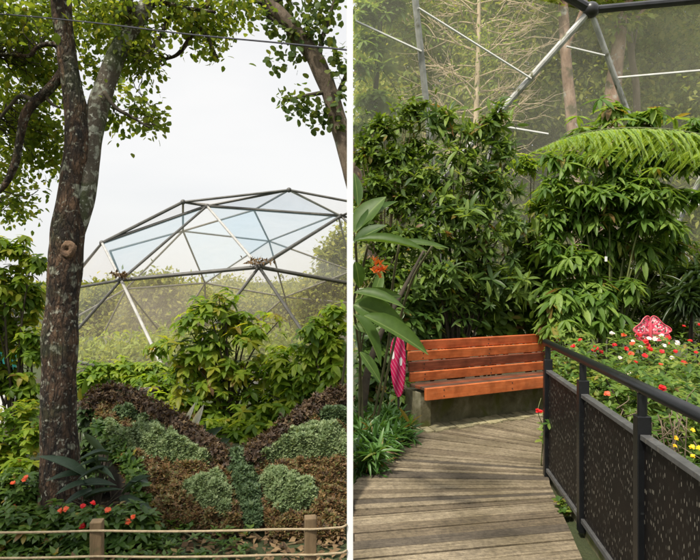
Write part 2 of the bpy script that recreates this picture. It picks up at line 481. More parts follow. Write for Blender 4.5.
def wood_slat(name, a, b, c):
    m, nt, N, L = mat(name)
    t = N.new('ShaderNodeUVMap'); mp = N.new('ShaderNodeMapping'); mp.inputs['Scale'].default_value = (2.2, 26, 1); L.new(t.outputs[0], mp.inputs[0])
    n1 = noise_n(N, L, mp.outputs[0], 1.6, 8, .65, .8)
    rp = ramp(N, [(.25, a), (.5, b), (.78, c)]); L.new(n1.outputs[0], rp.inputs[0])
    n2 = noise_n(N, L, texco(N, L), 7, 4)
    r2 = ramp(N, [(.35, (.55, .5, .45)), (.6, (1, 1, 1))]); L.new(n2.outputs[0], r2.inputs[0])
    col = mixc(N, L, .8, rp.outputs[0], r2.outputs[0], 'MULTIPLY')
    bs = N.new('ShaderNodeBsdfPrincipled'); bs.inputs['Roughness'].default_value = .42; L.new(col, bs.inputs['Base Color'])
    bp = N.new('ShaderNodeBump'); bp.inputs['Strength'].default_value = .25; bp.inputs['Distance'].default_value = .004
    L.new(n1.outputs[0], bp.inputs['Height']); L.new(bp.outputs[0], bs.inputs['Normal'])
    o = N.new('ShaderNodeOutputMaterial'); L.new(bs.outputs[0], o.inputs[0])
    return m


M['slat_orange'] = wood_slat('slat_orange', (.4, .08, .028), (.56, .135, .045), (.64, .2, .08))
M['slat_bright'] = wood_slat('slat_bright', (.47, .105, .03), (.62, .165, .048), (.69, .23, .085))
M['slat_brown'] = wood_slat('slat_brown', (.11, .035, .018), (.22, .065, .032), (.34, .105, .05))
M['slat_dark'] = wood_slat('slat_dark', (.05, .03, .02), (.11, .065, .045), (.18, .115, .08))  # darkest brown, for the outer seat slats


def deck_mat():
    m, nt, N, L = mat('deck_boards')
    t = N.new('ShaderNodeUVMap')
    sx = N.new('ShaderNodeSeparateXYZ'); L.new(t.outputs[0], sx.inputs[0])
    g = N.new('ShaderNodeNewGeometry')
    # grain along the board, shifted per board
    cb = N.new('ShaderNodeCombineXYZ')
    ad = N.new('ShaderNodeMath'); ad.operation = 'MULTIPLY_ADD'; ad.inputs[1].default_value = 37; L.new(g.outputs['Random Per Island'], ad.inputs[0]); L.new(sx.outputs[0], ad.inputs[2])
    L.new(ad.outputs[0], cb.inputs[0])
    m2 = N.new('ShaderNodeMath'); m2.operation = 'MULTIPLY'; m2.inputs[1].default_value = 9; L.new(sx.outputs[1], m2.inputs[0]); L.new(m2.outputs[0], cb.inputs[1])
    n1 = noise_n(N, L, cb.outputs[0], 2.2, 10, .72, .4)
    n0 = noise_n(N, L, texco(N, L), 34, 8, .8)
    rp = ramp(N, [(.34, (.04, .033, .024)), (.46, (.125, .103, .074)), (.58, (.275, .232, .167)), (.75, (.45, .4, .305))])
    mxv = N.new('ShaderNodeMath'); mxv.operation = 'MULTIPLY_ADD'; mxv.inputs[1].default_value = .55
    sc = N.new('ShaderNodeMath'); sc.operation = 'MULTIPLY'; sc.inputs[1].default_value = .5; L.new(n0.outputs[0], sc.inputs[0])
    L.new(n1.outputs[0], mxv.inputs[0]); L.new(sc.outputs[0], mxv.inputs[2]); L.new(mxv.outputs[0], rp.inputs[0])
    # some boards weathered dark grey-brown
    r3 = ramp(N, [(0, (1.1, 1.05, .95)), (.22, (1.0, .95, .85)), (.4, (.66, .6, .52)), (.6, (.4, .375, .36)), (.78, (.95, .9, .8))], 'CONSTANT')
    L.new(g.outputs['Random Per Island'], r3.inputs[0])
    col = mixc(N, L, 1.0, rp.outputs[0], r3.outputs[0], 'MULTIPLY')
    n4 = noise_n(N, L, texco(N, L), 1.7, 5, .6)
    r4 = ramp(N, [(.35, (.42, .4, .3)), (.58, (1, 1, 1))]); L.new(n4.outputs[0], r4.inputs[0])
    col = mixc(N, L, .75, col, r4.outputs[0], 'MULTIPLY')
    b = N.new('ShaderNodeBsdfPrincipled'); b.inputs['Roughness'].default_value = .85; L.new(col, b.inputs['Base Color'])
    # two milled grooves along each board, and the grain
    w = N.new('ShaderNodeMath'); w.operation = 'PINGPONG'; w.inputs[1].default_value = .1667; L.new(sx.outputs[1], w.inputs[0])
    r5 = ramp(N, [(0, (0, 0, 0)), (.14, (1, 1, 1))]); 
    ml = N.new('ShaderNodeMath'); ml.operation = 'MULTIPLY'; ml.inputs[1].default_value = 6; L.new(w.outputs[0], ml.inputs[0]); L.new(ml.outputs[0], r5.inputs[0])
    a1 = N.new('ShaderNodeBump'); a1.inputs['Strength'].default_value = .35; a1.inputs['Distance'].default_value = .01; L.new(mxv.outputs[0], a1.inputs['Height'])
    a2 = N.new('ShaderNodeBump'); a2.inputs['Strength'].default_value = .6; a2.inputs['Distance'].default_value = .006; L.new(r5.outputs[0], a2.inputs['Height']); L.new(a1.outputs[0], a2.inputs['Normal'])
    L.new(a2.outputs[0], b.inputs['Normal'])
    o = N.new('ShaderNodeOutputMaterial'); L.new(b.outputs[0], o.inputs[0])
    return m


M['deck'] = deck_mat()


def perforated():
    """dark sheet metal with short slanted slots painted on as pale flecks of varied tone"""
    m, nt, N, L = mat('perforated_sheet')
    t = N.new('ShaderNodeUVMap'); mp = N.new('ShaderNodeMapping'); mp.inputs['Scale'].default_value = (60, 22, 1); mp.inputs['Rotation'].default_value = (0, 0, R(4)); L.new(t.outputs[0], mp.inputs[0])
    vo = N.new('ShaderNodeTexVoronoi'); vo.inputs['Scale'].default_value = 1; vo.inputs['Randomness'].default_value = .8; vo.voronoi_dimensions = '2D'; L.new(mp.outputs[0], vo.inputs['Vector'])
    r = ramp(N, [(.19, (1, 1, 1)), (.24, (0, 0, 0))]); L.new(vo.outputs['Distance'], r.inputs[0])
    sep = N.new('ShaderNodeSeparateColor'); L.new(vo.outputs['Color'], sep.inputs[0])
    g = N.new('ShaderNodeMath'); g.operation = 'GREATER_THAN'; g.inputs[1].default_value = .4; L.new(sep.outputs[0], g.inputs[0])
    f = N.new('ShaderNodeMath'); f.operation = 'MULTIPLY'; L.new(r.outputs[0], f.inputs[0]); L.new(g.outputs[0], f.inputs[1])
    rr = ramp(N, [(0, (.02, .02, .017)), (.5, (.06, .055, .045)), (1, (.2, .185, .15))]); L.new(sep.outputs[1], rr.inputs[0])
    n = noise_n(N, L, texco(N, L), 5, 5); base = ramp(N, [(.3, (.0025, .002, .002)), (.7, (.008, .0055, .0045))]); L.new(n.outputs[0], base.inputs[0])
    col = mixc(N, L, f.outputs[0], base.outputs[0], rr.outputs[0])
    b = N.new('ShaderNodeBsdfPrincipled'); b.inputs['Roughness'].default_value = .55; b.inputs['Specular IOR Level'].default_value = .25; L.new(col, b.inputs['Base Color'])
    o = N.new('ShaderNodeOutputMaterial'); L.new(b.outputs[0], o.inputs[0])
    return m


M['perf'] = perforated()


def ornament_mat(name, base, scale, lines=True):
    m, nt, N, L = mat(name)
    v = texco(N, L, (1, 1, 1))
    vo = N.new('ShaderNodeTexVoronoi'); vo.inputs['Scale'].default_value = scale; L.new(v, vo.inputs['Vector'])
    sep = N.new('ShaderNodeSeparateColor'); L.new(vo.outputs['Color'], sep.inputs[0])
    st = [(0, base), (.38, (.7, .16, .22)), (.55, (.75, .58, .58)), (.72, (.05, .06, .03)), (.88, (.55, .02, .1))]
    rp = ramp(N, st, 'CONSTANT'); L.new(sep.outputs[0], rp.inputs[0])
    col = rp.outputs[0]
    if lines:
        w = N.new('ShaderNodeTexWave'); w.inputs['Scale'].default_value = 9; w.inputs['Distortion'].default_value = 1.0
        mp = N.new('ShaderNodeMapping'); mp.inputs['Rotation'].default_value = (0, R(35), R(20)); L.new(v, mp.inputs[0]); L.new(mp.outputs[0], w.inputs['Vector'])
        r2 = ramp(N, [(.93, (0, 0, 0)), (1, (.7, .7, .7))]); L.new(w.outputs[0], r2.inputs[0])
        col = mixc(N, L, r2.outputs[0], base, (.72, .45, .52))
    b = N.new('ShaderNodeBsdfPrincipled'); b.inputs['Roughness'].default_value = .45; L.new(col, b.inputs['Base Color'])
    o = N.new('ShaderNodeOutputMaterial'); L.new(b.outputs[0], o.inputs[0])
    return m


M['magenta'] = ornament_mat('magenta_board', (.5, .012, .09), 9)
M['pinkwing'] = ornament_mat('pink_wing', (.68, .06, .12), 75, False)
M['pink'] = surf('pink_paint', [(.3, (.6, .05, .1)), (.7, (.75, .14, .16))], 9, rough=.5, bump=0)
M['white_dot'] = surf('white_dots', [(.3, (.75, .7, .7)), (.7, (.85, .8, .8))], 9, rough=.5, bump=0)

# ------------------------------------------------------------------ camera, light
cam = bpy.data.objects.new('camera', bpy.data.cameras.new('camera'))
C.objects.link(cam)
cam.location = (0, 0, H); cam.rotation_euler = (R(90), 0, 0)
cam.data.sensor_width = 36; cam.data.lens = 36 * F / 700; cam.data.clip_end = 3000
bpy.context.scene.camera = cam
S = bpy.context.scene
S.view_settings.view_transform = 'Standard'; S.view_settings.look = 'None'; S.view_settings.gamma = 1
S.view_settings.use_curve_mapping = False
S.view_settings.exposure = 1.0
S.cycles.max_bounces = 7; S.cycles.diffuse_bounces = 3; S.cycles.glossy_bounces = 2; S.cycles.transmission_bounces = 4; S.cycles.transparent_max_bounces = 16
S.cycles.sample_clamp_indirect = 6; S.cycles.caustics_reflective = False; S.cycles.caustics_refractive = False

SUN_EL, SUN_AZ = R(57), R(-140)          # azimuth from +Y towards +X: the sun stands behind and to the side
sd = np.array([math.sin(SUN_AZ) * math.cos(SUN_EL), math.cos(SUN_AZ) * math.cos(SUN_EL), math.sin(SUN_EL)])
sl = bpy.data.lights.new('sun', 'SUN'); sl.energy = 2.6; sl.angle = R(5); sl.color = (1, .93, .8)
so = bpy.data.objects.new('sun', sl); C.objects.link(so)
so.rotation_euler = Vector(tuple(sd)).to_track_quat('Z', 'Y').to_euler(); so.location = tuple(sd * 50)

W = bpy.data.worlds.new('World'); S.world = W; W.use_nodes = True
N, L = W.node_tree.nodes, W.node_tree.links
N.clear()
sky = N.new('ShaderNodeTexSky'); sky.sky_type = 'NISHITA'; sky.sun_disc = False; sky.sun_elevation = SUN_EL; sky.sun_rotation = SUN_AZ
tc = N.new('ShaderNodeTexCoord'); mp = N.new('ShaderNodeMapping'); mp.inputs['Scale'].default_value = (1, 1, 2.5); L.new(tc.outputs['Generated'], mp.inputs[0])
cn = noise_n(N, L, mp.outputs[0], 1.8, 5, .5, .4)
cr = ramp(N, [(.3, (8.5, 8.5, 8.6)), (.5, (9.1, 9.05, 8.95)), (.7, (9.8, 9.65, 9.4))]); L.new(cn.outputs[0], cr.inputs[0])
# an overcast sky is brighter overhead than near the horizon
sp = N.new('ShaderNodeSeparateXYZ'); L.new(tc.outputs['Generated'], sp.inputs[0])
zr = ramp(N, [(.0, (.49, .49, .49)), (.42, (.53, .53, .53)), (1.0, (1.15, 1.15, 1.15))]); L.new(sp.outputs[2], zr.inputs[0])
ovc = mixc(N, L, 1.0, cr.outputs[0], zr.outputs[0], 'MULTIPLY')
mxk = mixc(N, L, .92, sky.outputs[0], ovc)
bg = N.new('ShaderNodeBackground'); bg.inputs[1].default_value = .1; L.new(mxk, bg.inputs[0])
wo = N.new('ShaderNodeOutputWorld'); L.new(bg.outputs[0], wo.inputs[0])


# ------------------------------------------------------------------ ground
def ground_h(x, y):
    fall = sstep(6.5, 20, y) * sstep(1.5, -3.0, x)
    return -.03 - 2.0 * fall


def lift(x, y):
    return ground_h(np.asarray(x, float), np.asarray(y, float))


xs = np.concatenate([np.linspace(-600, -30, 12), np.linspace(-25, -7, 10), np.linspace(-6, 6, 97), np.linspace(7, 25, 10), np.linspace(30, 600, 12)])
ys = np.concatenate([np.linspace(-600, -10, 10), np.linspace(-5, 1, 7), np.linspace(1.2, 10, 89), np.linspace(11, 40, 30), np.linspace(50, 900, 14)])
gx, gy = np.meshgrid(xs, ys)
gz = lift(gx, gy)
for i in range(gx.shape[0]):
    for j in range(gx.shape[1]):
        if 1 < gy[i, j] < 12 and abs(gx[i, j]) < 6:
            gz[i, j] += .018 * noise.noise(Vector((gx[i, j] * 4, gy[i, j] * 4, 0))) - .012
mb = MB()
nx = len(xs)
mb.add(np.stack([gx, gy, gz], -1).reshape(-1, 3), [(i * nx + j, i * nx + j + 1, (i + 1) * nx + j + 1, (i + 1) * nx + j) for i in range(len(ys) - 1) for j in range(nx - 1)])
tag(mb.build('ground', M['soil'], smooth=True), 'dark bare soil under the planting', 'ground', kind='structure')

# ------------------------------------------------------------------ white strip added to divide the two gardens, no real post
t = thing('white_divider', 'tall slim white strip added as a divider between the dome garden and the boardwalk', 'post', (0, 2.56, -.03))
MB().box((0, 2.56, 1.77), (.0129, 0, 0), (0, .014, 0), (0, 0, 1.8)).build('shaft', M['white_paint'], t)
MB().box((0, 2.56, -.02), (.05, 0, 0), (0, .05, 0), (0, 0, .01)).build('base_plate', M['white_paint'], t, bevel=.002)
MB().box((0, 2.56, 3.585), (.021, 0, 0), (0, .021, 0), (0, 0, .012)).build('cap', M['white_paint'], t, bevel=.003)

# ------------------------------------------------------------------ geodesic dome beyond the beds
D0 = 28.0
DC = P(263, 429, D0); DR = D0 * .3735


def on_dome(px, py, far=False):
    d = nz(np.array([(px - CX) / F, 1.0, -(py - CY) / F])); o = np.array([0, 0, H])
    b = np.dot(d, o - DC); c = np.dot(o - DC, o - DC) - DR * DR; q = b * b - c
    s = -b if q <= 0 else (-b + math.sqrt(q) if far else -b - math.sqrt(q))
    return o + d * s


NEAR = dict(N1=(121, 280), N2=(102, 243), N3=(207, 206), N4=(259, 267), N5=(289, 190), N6=(341, 216), N7=(183, 202), B0=(170, 383), B1=(338, 384),
            L1=(50, 292), L2=(44, 398), T1=(68, 285), R1=(420, 296), R2=(398, 226), R0=(402, 380), K1=(54, 356), K2=(74, 276), Z1=(368, 205))
FAR = dict(F1=(183, 231), F2=(205, 283), F3=(269, 241), F4=(285, 297), F5=(93, 354), F6=(126, 289), F7=(254, 210), F8=(110, 251), F9=(352, 271), FA=(352, 333), FB=(250, 327),
           FC=(296, 358), FD=(60, 326), FE=(44, 412), FF=(103, 386), FG=(168, 342), FH=(338, 214), FI=(205, 330), FJ=(352, 303))
ND = {k: on_dome(*v) for k, v in NEAR.items()}
ND.update({k: on_dome(*v, far=True) for k, v in FAR.items()})
near_e = 'N1N2 N1N3 N1N4 N2N3 N2N7 N3N7 N3N5 N7N5 N5N6 N3N6 N3N4 N4N6 N4R1 N4B0 N4B1 N1B0 N1L1 N1K1 N2K2 N2T1 N6R1 N6R2 N5Z1 N6Z1 R1B1 R1R2 B1B0 B1R0 R1R0 K1B0 L1K1 K1L2 B0L2 L1T1'.split()
far_e = 'F1F7 F1F3 F1F2 F1F6 F1N7 F1F8 F7F3 F7N5 F7N7 F3F4 F3FH F3F9 F3F2 F2F4 F2F6 F2FG F2FI F4F9 F4FJ F4FB F4FC F6F5 F6FD F5FD F5FE F5FF F5FG F6F8 FBFC FBFI FGFI FFFG F6FG FCFA F9FH'.split()
dome = thing('geodesic_dome', 'large geodesic dome of grey struts and pale netting rising behind the shrubs', 'dome', tuple(np.array([DC[0], DC[1], -2.0])))
for es, far in ((near_e, False), (far_e, True)):
    for e in es:
        a, b = ND[e[:2]], ND[e[2:]]
        heavy = e in ('N1N4', 'N4R1', 'N2N3', 'N3N6', 'N2N7', 'N4N6')
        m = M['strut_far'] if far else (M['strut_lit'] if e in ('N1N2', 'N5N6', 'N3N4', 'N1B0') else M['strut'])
        MB().tube([a, b], .07 if heavy else (.048 if far else .054), 8).build('strut', m, dome, smooth=False)
for k in ND:
    if k[0] == 'N' or k in ('F1', 'F2', 'F3', 'F4', 'F5', 'F6', 'F7', 'B0'):
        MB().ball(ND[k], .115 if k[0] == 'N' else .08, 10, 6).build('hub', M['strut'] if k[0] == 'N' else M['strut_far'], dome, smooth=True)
tri = [('N2', 'N7', 'N3', 'w'), ('N7', 'N5', 'N3', 'w'), ('N3', 'N5', 'N6', 'b'), ('N1', 'N2', 'N3', 'b'), ('N1', 'N3', 'N4', 'g'), ('N3', 'N6', 'N4', 'b'), ('N1', 'N4', 'B0', 'w'),
       ('N4', 'B1', 'B0', 'w'), ('N4', 'R1', 'B1', 'w'), ('N4', 'N6', 'R1', 'g'), ('N6', 'R2', 'R1', 'g'), ('N5', 'Z1', 'N6', 'w'), ('N1', 'B0', 'K1', 'w'), ('N1', 'K1', 'L1', 'g'), ('N1', 'N2', 'K2', 'w'), ('K1', 'B0', 'L2', 'w'), ('R1', 'R0', 'B1', 'w'),
       ('F1', 'F7', 'F3', 'b'), ('F1', 'F3', 'F2', 'b'), ('F3', 'F4', 'F2', 'g'), ('F3', 'F9', 'F4', 'g'), ('F6', 'F2', 'FG', 'w'), ('F6', 'FG', 'F5', 'w'), ('F5', 'FG', 'FF', 'w'), ('F2', 'F4', 'FB', 'g'), ('F4', 'FC', 'FB', 'w'), ('F4', 'FJ', 'FC', 'w')]
for a, b, c, k in tri:
    MB().add([ND[a] * .9985 + DC * .0015, ND[b] * .9985 + DC * .0015, ND[c] * .9985 + DC * .0015], [(0, 1, 2)]).build('net_panel', M[{'w': 'net_dome_warm', 'b': 'net_dome_blue', 'g': 'net_dome'}[k]], dome)
for n_, lab in (('N1', 'small clump of dry leaves caught on the dome joint beside the pitted trunk'), ('N4', 'bigger clump of dry brown leaves caught on the middle dome joint')):
    c = ND[n_] + np.array([0, -.1, .18]); q = c + rng.normal(size=(70, 3)) * np.array([.2, .12, .05])
    o = leaf_mesh('dry_leaves', q, rng.normal(size=(70, 3)), UP + rng.normal(size=(70, 3)), .15, .09, T_SIMPLE, M['litter'], origin=tuple(c))
    tag(o, lab, 'dry leaves')

# planting inside the dome: one mass
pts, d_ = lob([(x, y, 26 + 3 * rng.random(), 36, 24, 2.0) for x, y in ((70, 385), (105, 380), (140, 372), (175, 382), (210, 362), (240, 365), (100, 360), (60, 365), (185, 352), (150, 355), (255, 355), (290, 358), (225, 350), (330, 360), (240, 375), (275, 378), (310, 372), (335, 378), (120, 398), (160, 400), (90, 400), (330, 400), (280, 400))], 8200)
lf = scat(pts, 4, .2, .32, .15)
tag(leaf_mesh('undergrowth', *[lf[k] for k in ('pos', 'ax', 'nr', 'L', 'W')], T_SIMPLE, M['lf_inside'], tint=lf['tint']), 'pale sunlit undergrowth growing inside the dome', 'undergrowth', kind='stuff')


def tree(name, label, base, trunk_pts, trunk_r, lobes, nclump, per, r, L_, W_, leaf, bark, tm=T_SIMPLE, group=None, limbs=6, down=.2, cut=None, seg=10, rough=.12, fn=None):
    tr = thing(name, label, 'tree', tuple(base), group)
    m = MB().tube(trunk_pts, trunk_r, seg, 5, rough, 3)
    pts, d_ = lob(lobes, nclump)
    top = np.array(trunk_pts[-1]); mid = np.array(trunk_pts[max(1, len(trunk_pts) // 2)])
    lm = MB()
    for k in range(limbs):
        q = pts[rng.integers(len(pts))]
        s = mid + (top - mid) * rng.random()
        lm.tube([s, (s + q) / 2 + np.array([0, 0, .08 * np.linalg.norm(q - s)]), q], [trunk_r[-1] * .55, trunk_r[-1] * .35, trunk_r[-1] * .1], 6, 5)
    m.build('trunk', bark, tr, smooth=True)
    if limbs: lm.build('limb', bark, tr, smooth=True)
    lf = scat(pts, per, r, L_, W_, down) if fn is None else fn(pts, d_)
    if cut is not None: lf = cut(lf)
    leaf_mesh('crown', *[lf[k] for k in ('pos', 'ax', 'nr', 'L', 'W')], tm, leaf, tr, tint=lf['tint'])
    return tr


# trees far beyond the dome
far_trees = [
    ('broad pale tree seen through the dome behind the pitted trunk', 92, 40, [(82, 322, 40, 26, 30), (104, 297, 40, 16, 16), (90, 350, 39, 40, 22), (118, 335, 39, 16, 22), (62, 345, 39, 30, 30), (95, 310, 40, 14, 12)]),
    ('rounded yellow-green tree standing under the dry-leaf clump of the dome', 152, 38, [(138, 296, 38, 13, 14), (160, 288, 38, 17, 13), (172, 305, 38, 14, 12), (150, 322, 38, 26, 18), (178, 332, 38, 18, 16), (150, 352, 37, 40, 16)]),
    ('low loose tree showing through the dome above the central shrub', 215, 42, [(198, 322, 42, 24, 22), (226, 320, 42, 28, 20), (245, 320, 42, 22, 16), (220, 345, 41, 46, 26), (205, 305, 42, 12, 10)]),
    ('tall pale tree filling the dome beside the white divider', 332, 37, [(331, 262, 37, 9, 20), (343, 246, 37, 8, 16), (318, 290, 37, 18, 12), (343, 285, 37, 10, 20), (325, 312, 37, 28, 14), (330, 338, 37, 36, 18)]),
    ('spreading hazy tree behind the lime shrub through the dome', 285, 43, [(270, 318, 43, 26, 22), (298, 312, 43, 26, 22), (285, 345, 42, 44, 26), (252, 338, 42, 26, 22), (310, 345, 42, 24, 24)]),
    ('feathery pale tree between the rounded tree and the low loose tree', 180, 45, [(186, 306, 45, 20, 22), (176, 330, 45, 26, 26), (198, 340, 45, 24, 24)]),
]
for lab, px, d, lobes in far_trees:
    b = G(px, d, -2.03)
    t1 = P(px, 335, d); t2 = P(px + 3, 305, d)
    tree('distant_tree', lab, b, [b, t1, t2], [.32, .24, .12], lobes, 2000, 6, .3, .34, .18, M['lf_far'], M['bark_pale'], group='trees beyond the dome', cut=lambda l: xmax(l, .0))

pts, d_ = lob([(x, 303 - rng.uniform(0, 14) - max(0, x - 290) * .3, rng.uniform(75, 95), 28, 11, 5.0) for x in range(-220, 345, 13)], 9000)
lf = scat(pts, 5, .5, .6, .33)
lf = xmax(lf, -.5)
tag(leaf_mesh('far_wood', *[lf[k] for k in ('pos', 'ax', 'nr', 'L', 'W')], T_SIMPLE, M['lf_far'], tint=lf['tint']), 'pale wood along the horizon beyond the dome', 'wood', kind='stuff')

# ------------------------------------------------------------------ the big forked tree
BT = G(60, 3.95, -.05)
bt = thing('forked_tree', 'big dark forked tree with pale lichen spots and a round branch scar', 'tree', tuple(BT))


def pt(seq, d):
    p = [P(x, y, d if len(q) < 2 else q[1]) for x, y, *q in seq]
    r = [q[0] * .5 / F * (d if len(q) < 2 else q[1]) for x, y, *q in seq]
    return p, r


mb = MB()
p, r = pt([(58, 534, 66), (60, 516, 48), (60, 470, 39), (59, 400, 35), (60, 350, 36), (62, 300, 32), (65, 262, 34), (69, 225, 32), (73, 190, 30), (77, 160, 28), (78, 135, 27), (75, 105, 24), (70, 75, 21), (66, 45, 20), (62, 10, 20), (59, -40, 20), (56, -110, 17), (62, -190, 10)], 3.95)
mb.tube(p, [q * .94 for q in r], 48, 14, .15, 7)
mb.build('trunk', M['bark'], bt, smooth=True)
p, r = pt([(72, 240, 20, 3.98), (80, 205, 26, 3.98), (85, 175, 26, 3.99), (89, 145, 24, 4.0), (97, 112, 21, 4.02), (107, 80, 20, 4.05), (119, 50, 18, 4.08), (134, 25, 16, 4.1), (150, 0, 14, 4.15), (172, -30, 12, 4.2), (205, -80, 9, 4.3)], 4)
MB().tube(p, r, 22, 8, .14, 6, seed=4).build('limb', M['bark_lichen'], bt, smooth=True)
# round scar where a limb was cut, a little collar of bark round it
sc_c = P(66, 249, 3.95 - .1)
m = MB()
for i, (rr, off) in enumerate(((.05, .03), (.045, .006), (.034, .001), (.018, .003), (.011, .012), (.005, .022))):
    m.v += [tuple(sc_c + np.array([rr * 1.0 * math.cos(a), off, rr * 1.2 * math.sin(a)]) * (1 + .08 * math.sin(3 * a + i))) for a in np.linspace(0, 2 * math.pi, 18, endpoint=False)] if False else [tuple(sc_c + np.array([rr * (1 + .13 * math.sin(2 * a + 1) + .08 * math.sin(5 * a + i)) * math.cos(a), off, rr * 1.2 * math.sin(a)])) for a in np.linspace(0, 2 * math.pi, 18, endpoint=False)]
for i in range(5):
    m.f += [(i * 18 + k, i * 18 + (k + 1) % 18, (i + 1) * 18 + (k + 1) % 18, (i + 1) * 18 + k) for k in range(18)]
m.f.append(tuple(5 * 18 + k for k in range(18)))
m.build('branch_scar', M['scar'], bt, smooth=True)
br = [
    [(64, 72, 12), (54, 84, 10), (43, 95, 10), (32, 105, 10), (24, 118, 10), (20, 138, 8), (16, 160, 8), (9, 178, 7), (0, 190, 6), (-20, 205, 4)],
    [(60, 46, 6), (48, 44, 5), (36, 48, 4.5), (29, 56, 4), (10, 54, 3.5), (-10, 56, 3)],
    [(134, 25, 9, 4.1), (130, 5, 8, 4.0), (122, -25, 6, 4.0)],
    [(175, -14, 5, 4.2), (168, 18, 4.5, 4.2), (158, 40, 4, 4.15), (146, 54, 3, 4.1), (138, 62, 2, 4.1)],
    [(216, -22, 7, 4.3), (208, 2, 6, 4.3), (199, 20, 6, 4.3), (190, 38, 5, 4.3), (178, 54, 4, 4.3), (164, 60, 2.5, 4.3)],
    [(198, 26, 4, 4.3), (208, 38, 3.5, 4.3), (213, 50, 3, 4.3), (218, 58, 2, 4.3)],
    [(32, 100, 5), (20, 96, 4), (10, 106, 3.5), (0, 118, 3), (-8, 130, 2)],
    [(104, 92, 5), (116, 108, 4), (130, 116, 3), (150, 128, 2)],
    [(45, 96, 4), (52, 104, 3), (60, 108, 2)],
    [(58, -60, 9), (20, -90, 7), (-40, -100, 5)], [(62, -20, 9), (20, -30, 6, 3.6), (-30, -40, 4, 3.4)], [(150, 0, 7, 4.15), (185, 8, 4, 4.1), (215, 12, 3, 4.0)], [(172, -30, 7, 4.2), (230, -10, 4, 4.3), (262, 4, 3, 4.3)],
]
for s in br:
    p, r = pt(s, 3.95)
    MB().tube(p, r, 8, 6, .12, 9).build('branch', M['stem_dark'] if s[0][2] < 6 else M['bark'], bt, smooth=True)
crown = [(15, 30, 4.1, 28, 42, .8), (40, 70, 4.4, 24, 30, .6), (10, 105, 4.3, 26, 30, .6), (35, 130, 4.5, 26, 25, .5), (12, 160, 4.4, 20, 26, .5), (48, 155, 4.6, 16, 16, .4), (10, 200, 4.4, 13, 22, .35),
         (95, 20, 4.5, 22, 26, .5), (100, 70, 4.7, 14, 22, .4), (120, 15, 4.1, 28, 24, .5), (140, 55, 4.2, 16, 24, .3), (128, 74, 4.3, 8, 10, .25), (142, 110, 4.2, 18, 7, .3), (120, 122, 4.3, 12, 9, .25), (155, 120, 4.2, 10, 9, .2),
         (175, 12, 4.2, 22, 18, .4), (205, 18, 4.3, 26, 12, .4), (225, 8, 4.3, 20, 14, .4), (213, 52, 4.3, 7, 7, .15), (200, 40, 4.3, 6, 6, .15), (55, 15, 4.6, 26, 25, .4), (250, 2, 4.3, 14, 10, .3)]
pts, d_ = lob(crown, 1500, .6)
bpts = np.vstack([catmull(np.array(q_[0]), np.array(q_[1]), 5)[0] for q_ in (pt(s_, 3.95) for s_ in br)])
m = MB()
for c_ in pts[rng.choice(len(pts), 260, replace=False)]:
    dd = np.linalg.norm(bpts - c_, axis=1); k_ = rng.choice(np.argsort(dd)[:4])
    if dd[k_] < .6:
        v_ = c_ - bpts[k_]; l_ = np.linalg.norm(v_)
        m.tube([bpts[k_], bpts[k_] + v_ * .3 + rng.normal(0, .1, 3) * l_, bpts[k_] + v_ * .68 + rng.normal(0, .1, 3) * l_, c_], [.005, .0035, .0025, .0015], 5, 4)
m.build('twig', M['stem_dark'], bt, smooth=True)
lf = scat(pts, 7, .05, .04, .03, .35)
above = [(0, -130, 4.2, 110, 70, 1.1), (120, -110, 4.3, 100, 60, 1.0), (200, -150, 4.4, 90, 70, .9), (60, -220, 4.3, 140, 60, 1.2), (-90, 60, 4.2, 60, 120, .9), (-60, -60, 3.6, 80, 90, 1.0)]
p2, d2 = lob(above, 260, .6)
p3, d3 = wlob([(-2.9, 2.0, 3.3, .6, .5, .4), (-2.7, 1.5, 3.7, .7, .6, .4)], 700, .6)  # unseen leaf clumps added to shade the bed by the trunk
lf = join(lf, scat(p2, 5, .09, .07, .045, .3), scat(p3, 5, .1, .08, .05, .3))
leaf_mesh('crown', *[lf[k] for k in ('pos', 'ax', 'nr', 'L', 'W')], T_OVAL, M['lf_tree'], bt, tint=lf['tint'])

# ------------------------------------------------------------------ the leaning tree behind the divider
LB = G(402, 8.4, -.03)
lt = thing('leaning_tree', 'slender grey-brown tree leaning over the dome with clusters of rounded leaves', 'tree', tuple(LB))
p, r = pt([(402, 392, 36), (396, 340, 28), (382, 265, 25), (367, 220, 24), (358, 192, 23), (349, 160, 22), (340, 128, 21), (330, 94, 20), (317, 62, 20), (303, 42, 19), (287, 22, 18), (270, 5, 17), (248, -20, 15), (220, -60, 11), (200, -110, 6)], 8.4)
r = [q * .86 for q in r]
MB().tube(p, r, 22, 9, .12, 4).build('trunk', M['bark_lean'], lt, smooth=True)
for s in ([(318, 65, 7), (322, 40, 5), (330, 15, 4), (338, -10, 3)], [(333, 105, 6), (342, 85, 5), (352, 60, 3)], [(326, 92, 5), (305, 96, 4), (285, 100, 2.5)], [(287, 22, 6), (277, 22, 4), (262, 12, 3)], [(270, 5, 6), (300, -15, 5), (330, -25, 4)]):
    p, r = pt(s, 8.35)
    MB().tube(p, r, 6, 5, .1, 4).build('branch', M['stem_dark'], lt, smooth=True)
